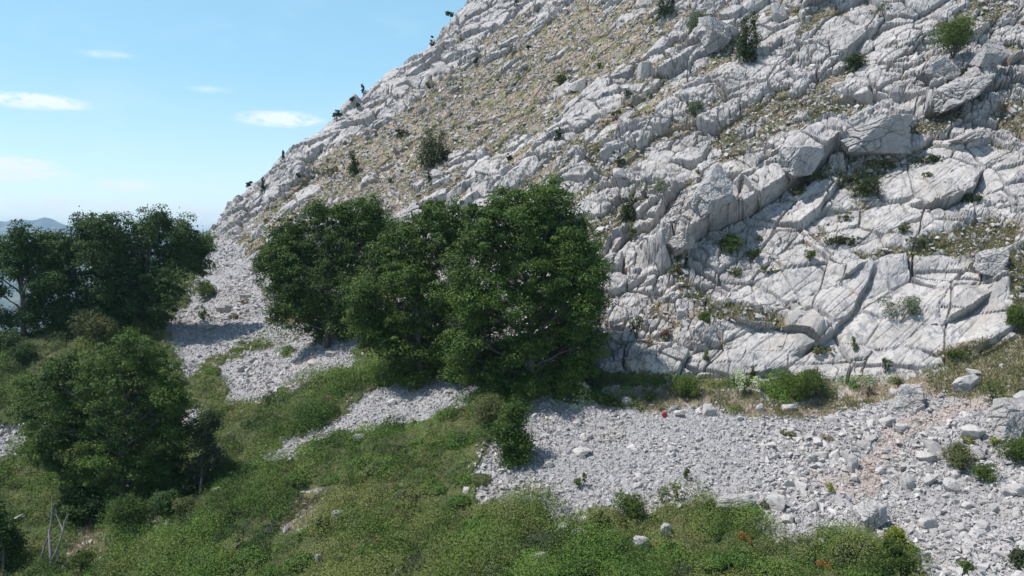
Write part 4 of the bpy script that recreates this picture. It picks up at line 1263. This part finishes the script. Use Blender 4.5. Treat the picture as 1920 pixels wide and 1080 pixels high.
# cushions in the foreground scrub: one of each kind, then copies
protos = []
for k_, (mt, sz) in enumerate([(M_HEATH, 0.62), (M_OLIVE, 0.5), (M_HEATH, 0.48), (M_TREE3, 0.55)]):
    n = 2600
    d = unit(rng.normal(size=(n, 3))); d[:, 2] = np.abs(d[:, 2])
    bumpy = 1 + 0.18 * noise3(d, 3.5, 60 + k_)
    C = d * (sz * bumpy * rng.uniform(0.86, 1.03, n))[:, None] * np.array([1, 0.9, 0.62])
    D = unit(d + 0.55 * rng.normal(size=(n, 3)))
    protos.append(leaf_mesh('cushion_shrub', C, D, 0.034 * rng.uniform(0.6, 1.3, n), rng.random(n)))
    protos[-1].materials.append(mt)
CU = [(899, 985, 1), (950, 992, 1.1), (1008, 976, 1.1), (1015, 1016, 1.4), (892, 1014, 1), (958, 1042, 1.2), (1071, 1040, 1.2), (1100, 1060, 1.1),
      (1250, 1045, 1.3), (1300, 1030, 1.2), (1340, 1055, 1.2), (1280, 1072, 1.1), (1390, 1050, 1.1), (1430, 1025, 1), (1330, 990, 1), (1180, 1060, 1.1),
      (1440, 1070, 1.2), (1500, 1040, 1.2), (1050, 1068, 1), (930, 1068, 1.1), (850, 1045, 1.2), (800, 1000, 1), (860, 940, 1.1), (760, 940, 1.2),
      (700, 1040, 1.2), (640, 1040, 1), (560, 1050, 1.1), (500, 1000, 1.1), (470, 1040, 1.2), (420, 960, 1.1), (620, 900, 1), (700, 880, 1.1),
      (560, 900, 1.2), (800, 860, 1.2), (850, 830, 1), (480, 900, 1), (740, 1000, 1), (900, 900, 1.1), (820, 920, 1), (380, 1050, 1.2), (300, 1060, 1.2),
      (1150, 1030, .9), (1560, 1030, 1), (780, 1060, 1.1), (660, 960, 1)]
for k_, (x, y, s_) in enumerate(CU):
    g, n, d = ground(x, y)
    o = add_obj('cushion_shrub', protos[k_ % 4], label='low rounded cushion shrub in the green scrub of the foreground', cat='shrub', group='cushion shrubs in the foreground scrub', loc=g - np.array([0, 0, 0.05]))
    o.scale = (s_ * 0.95, s_ * 0.95, s_ * 0.9); o.rotation_euler = (0.15, -0.15, rng.uniform(0, 6))

# ------------------------------------------------------------------ boulders
BO = [
 ('big rounded pale boulder at the right edge above the lush bush', 1888, 775, 80, 82, 11, dict(boxy=0.3)),
 ('boulder behind the big rounded one at the right edge', 1918, 745, 44, 40, 12, {}),
 ('pale boulder left of the big rounded one at the right edge', 1824, 808, 52, 32, 13, {}),
 ('split pale boulder between green bushes on the right', 1829, 846, 54, 32, 14, dict(boxy=0.2)),
 ('large square boulder with a dark underside at the cliff foot', 1708, 740, 66, 54, 15, dict(boxy=0.9)),
 ('tilted slab with a dark notch on the brown soil at right', 1806, 716, 54, 34, 16, dict(roll=0.35)),
 ('small capstone on the tilted slab at right', 1826, 696, 30, 14, 17, dict(boxy=0.9)),
 ('large triangular boulder in the lower right scree', 1630, 962, 66, 62, 18, dict(boxy=0.1)),
 ('white pointed boulder above the lower right scree', 1697, 897, 38, 44, 19, dict(boxy=0.2)),
 ('wedge-shaped pale boulder right of the white pointed one', 1738, 894, 42, 32, 20, {}),
 ('tan-grey boulder right of the wedge-shaped one', 1782, 908, 34, 30, 21, {}),
 ('pointed grey boulder above the tan-grey one', 1790, 884, 22, 26, 22, {}),
 ('small pale boulder beside the pointed grey one', 1812, 896, 20, 20, 23, {}),
 ('dark-sided boulder uphill of the white pointed one', 1736, 852, 44, 30, 24, {}),
 ('upright blocky boulder left of the reddish path', 1599, 868, 28, 38, 25, dict(boxy=0.8)),
 ('sloping boulder left of the upright blocky one', 1562, 852, 34, 20, 26, dict(roll=0.4)),
 ('rounded stone at the left of the row above the scree middle', 1523, 853, 24, 20, 27, {}),
 ('second rounded stone of the row above the scree middle', 1546, 848, 22, 18, 28, {}),
 ('long flat-topped boulder at the lower rim of the scree', 1377, 942, 80, 36, 29, dict(boxy=0.8, sink=0.02)),
 ('pale sloping boulder right of the long flat-topped one', 1452, 934, 46, 34, 30, {}),
 ('flat dark-edged boulder low in the scree', 1476, 970, 40, 17, 31, {}),
 ('squat boulder in the lower middle of the scree', 1525, 946, 32, 28, 32, {}),
 ('long low stone at the top of the scree', 1478, 762, 36, 18, 33, {}),
 ('round grey stone at the grass edge above the scree', 1424, 762, 24, 20, 34, {}),
 ('cluster-topping white rock at the grass edge above the scree', 1330, 764, 34, 26, 35, {}),
 ('small pale stone right of the red one', 1273, 772, 24, 13, 36, {}),
 ('white stone in dry grass at the top left of the scree', 1177, 748, 26, 18, 37, {}),
 ('dark-sided stone in the upper scree near the path', 1556, 784, 32, 19, 38, {}),
 ('pale stone at the upper end of the reddish path', 1642, 780, 24, 20, 39, {}),
 ('slanting stone at the bend of the reddish path', 1663, 790, 34, 18, 40, dict(roll=0.4)),
 ('low grey rock pair under the cushion at the path top', 1690, 800, 30, 18, 41, {}),
 ('pale rock at the soil edge left of the square boulder', 1676, 734, 26, 16, 42, {}),
 ('pale rock at the right end of the leafy bush', 1497, 735, 20, 16, 43, {}),
 ('small stone in the middle of the reddish path', 1651, 880, 24, 15, 44, {}),
 ('pinkish slab in the left part of the scree', 1011, 918, 46, 26, 45, dict(mat=M_PINK)),
 ('smaller pinkish rock left of the pinkish slab', 992, 917, 22, 20, 46, dict(mat=M_PINK)),
 ('pale slab near the small dark tree on the scree', 1029, 870, 28, 15, 47, {}),
 ('long tilted pale slab right of the small dark tree', 1090, 843, 44, 22, 48, dict(roll=0.5)),
 ('flat pale rock in the middle of the left scree', 1196, 908, 26, 16, 49, {}),
 ('pale boulder below the scree rim among cushions, left one', 1057, 991, 36, 24, 50, dict(sink=0.08)),
 ('pale boulder below the scree rim, second from the left', 1087, 1001, 38, 22, 51, dict(sink=0.08)),
 ('upright small boulder below the dark low cushion', 1140, 1003, 20, 26, 52, {}),
 ('broken rock outcrop in the scrub below the broom clump', 1202, 1014, 42, 34, 53, dict(rough=0.08)),
 ('pale rock right of the broken outcrop', 1247, 993, 26, 28, 54, dict(sink=0.08, rough=0.07)),
 ('pale tilted boulder near the bottom middle in the scrub', 1012, 1048, 34, 26, 55, dict(sink=0.08, roll=0.4)),
 ('low pale rocks half buried in the scrub, bottom middle', 950, 1024, 44, 13, 56, {}),
 ('small white stone near the bottom of the scrub', 597, 1047, 17, 19, 57, dict(sink=0.08)),
 ('white stone beside the dark green ball bush', 632, 965, 26, 22, 58, dict(sink=0.08)),
 ('grey stone at the lower edge of the middle scree tongue', 673, 821, 24, 17, 59, dict(sink=0.08)),
 ('pale stone below the tip of the middle scree tongue', 543, 858, 16, 17, 60, {}),
 ('slim white stone at the bottom edge', 742, 1072, 8, 20, 61, {}),
 ('white stone low in the right scree', 1841, 984, 30, 24, 62, {}),
 ('bright stone left of the white one low in the right scree', 1800, 985, 32, 20, 63, {}),
 ('broad pale block low in the right scree', 1737, 978, 40, 32, 64, {}),
 ('stone between the tan-grey boulder and the right edge', 1863, 950, 26, 22, 65, {}),
 ('grey stone above the broad pale block', 1812, 945, 24, 18, 66, {}),
 ('rock at the right edge level with the lush bush foot', 1905, 915, 44, 26, 67, {}),
 ('dark boulder at the top of the gully', 461, 553, 28, 11, 68, {}),
 ('broad slab lying in the middle of the gully', 425, 575, 42, 24, 69, dict(roll=0.3)),
 ('low rocks beside the tree shade in the gully', 395, 612, 20, 12, 70, {}),
 ('dark-topped boulder under the lone scree tree', 618, 660, 22, 18, 71, {}),
 ('flat pinkish rock below the lone scree tree', 585, 678, 26, 14, 72, dict(mat=M_PINK)),
 ('pale rocks at the left tip of the upper scree tongue', 452, 690, 24, 16, 73, {}),
 ('long pale slab at the left edge near the bottom', 30, 973, 48, 15, 74, dict(roll=0.45)),
 ('grey slab left of the long pale one at the left edge', 6, 968, 26, 14, 75, dict(roll=0.4)),
 ('white stone at the left edge under the open-branched tree', 20, 632, 20, 9, 76, {}),
 ('pale stone at the edge of the shade in the lower scrub', 407, 918, 28, 12, 77, dict(roll=0.4)),
 ('stone at the start of the middle scree tongue near the trees', 735, 752, 22, 15, 78, {}),
 ('large square-cut block with a shadowed front on the upper right cliff', 1632, 240, 142, 84, 80, dict(boxy=1.0, roll=0.22, deep=0.6, yaw=0.25, sink=0.2)),
 ('broad long block lying right of the square-cut block', 1790, 180, 150, 46, 81, dict(boxy=1.0, roll=0.30, deep=0.5, sink=0.3)),
 ('dark-sided boulder carrying the pale bush near the top edge', 1340, 58, 74, 66, 82, dict(boxy=0.4, deep=0.7)),
 ('rounded boulder near the top edge right of the slender juniper', 1462, 22, 44, 44, 83, dict(boxy=0.2)),
 ('pale boulder below the large bright bush', 1762, 128, 60, 42, 84, dict(boxy=0.6)),
 ('rounded boulder right of the large bright bush', 1856, 96, 60, 58, 85, dict(boxy=0.3)),
 ('pointed pale rock left above the square-cut block', 1622, 178, 42, 44, 86, dict(roll=0.5)),
 ('wedge of pale rock below the broad long block', 1822, 247, 84, 38, 87, dict(roll=0.35)),
 ('big angular block with a shaded right side under the cliff crest', 1335, 345, 100, 92, 88, dict(boxy=0.9, roll=0.5, deep=0.6, sink=0.4)),
 ('dark-fronted block above the overhang shadow', 1500, 290, 90, 60, 89, dict(boxy=0.9, roll=0.25, deep=0.6, sink=0.35)),
 ('pale tilted block at the lower left end of the overhang', 1272, 452, 60, 48, 90, dict(boxy=0.6, roll=0.4)),
 ('cube-like grey rock under the small dark round juniper', 1160, 322, 38, 22, 91, dict(boxy=0.9)),
 ('grey block at the left end of the pale rock field', 1082, 155, 42, 34, 92, dict(boxy=0.6)),
 ('round white rock on the bare patch left of the grassy ledge', 1279, 585, 30, 32, 93, dict(boxy=0.1)),
 ('dark rounded rock in the grass above the trees', 848, 372, 34, 38, 94, dict(roll=0.5)),
 ('grey two-faced boulder in the upper middle field', 1208, 130, 36, 40, 95, {}),
 ('tall grey boulder left of the big twin juniper cleft', 820, 325, 34, 30, 96, {}),
 ('pale slab stone right of the middle dry grass', 1855, 480, 60, 50, 97, dict(rough=0.07)),
]
for (lb, x, y, w, h, sd, kw) in BO:
    boulder('boulder', lb, x, y, w, h, sd + 1000, **kw)
boulder('red_stone', 'small bright red stone at the upper edge of the scree below the dry grass', 1241, 774, 14, 15, 77, mat=M_RED, cat='stone', sink=0.1, boxy=0.2)

# smaller loose stones that can still be told apart
LS, gl = [], []
zoneL = [('loose grey stone lying on the lower right scree', 'larger loose stones on the lower right scree', (1400, 1920, 880, 1070), 60, (10, 22)),
         ('loose pale stone on the upper scree below the soil bank', 'larger loose stones on the upper scree', (1380, 1760, 765, 860), 40, (8, 18)),
         ('loose stone on the left half of the big scree', 'larger loose stones on the left half of the big scree', (900, 1380, 775, 960), 34, (8, 16)),
         ('loose stone in the middle scree tongue', 'larger loose stones in the middle scree tongue', (500, 880, 730, 850), 22, (7, 13)),
         ('loose stone in the upper scree tongue and gully', 'larger loose stones of the upper scree tongue', (350, 640, 560, 760), 24, (6, 12))]
for (lb, gp, (xa, xb, ya, yb), n, (sa, sb)) in zoneL:
    k_ = 0; tries = 0
    while k_ < n and tries < 800:
        tries += 1
        x = rng.uniform(xa, xb); y = rng.uniform(ya, yb)
        i = ZB[int((x + 60) / CELL) * H_ + int((y + 60) / CELL)]
        if i < 0 or Bf(SCREE)[i] < 0.7 or Bf(RED)[i] > 0.5: continue
        w = sa + (sb - sa) * rng.random() ** 2
        boulder('loose_stone', lb, x, y, w, w * rng.uniform(0.55, 0.9), 3000 + int(rng.integers(0, 9999)), cat='stone', group=gp, sink=0.25)
        k_ += 1
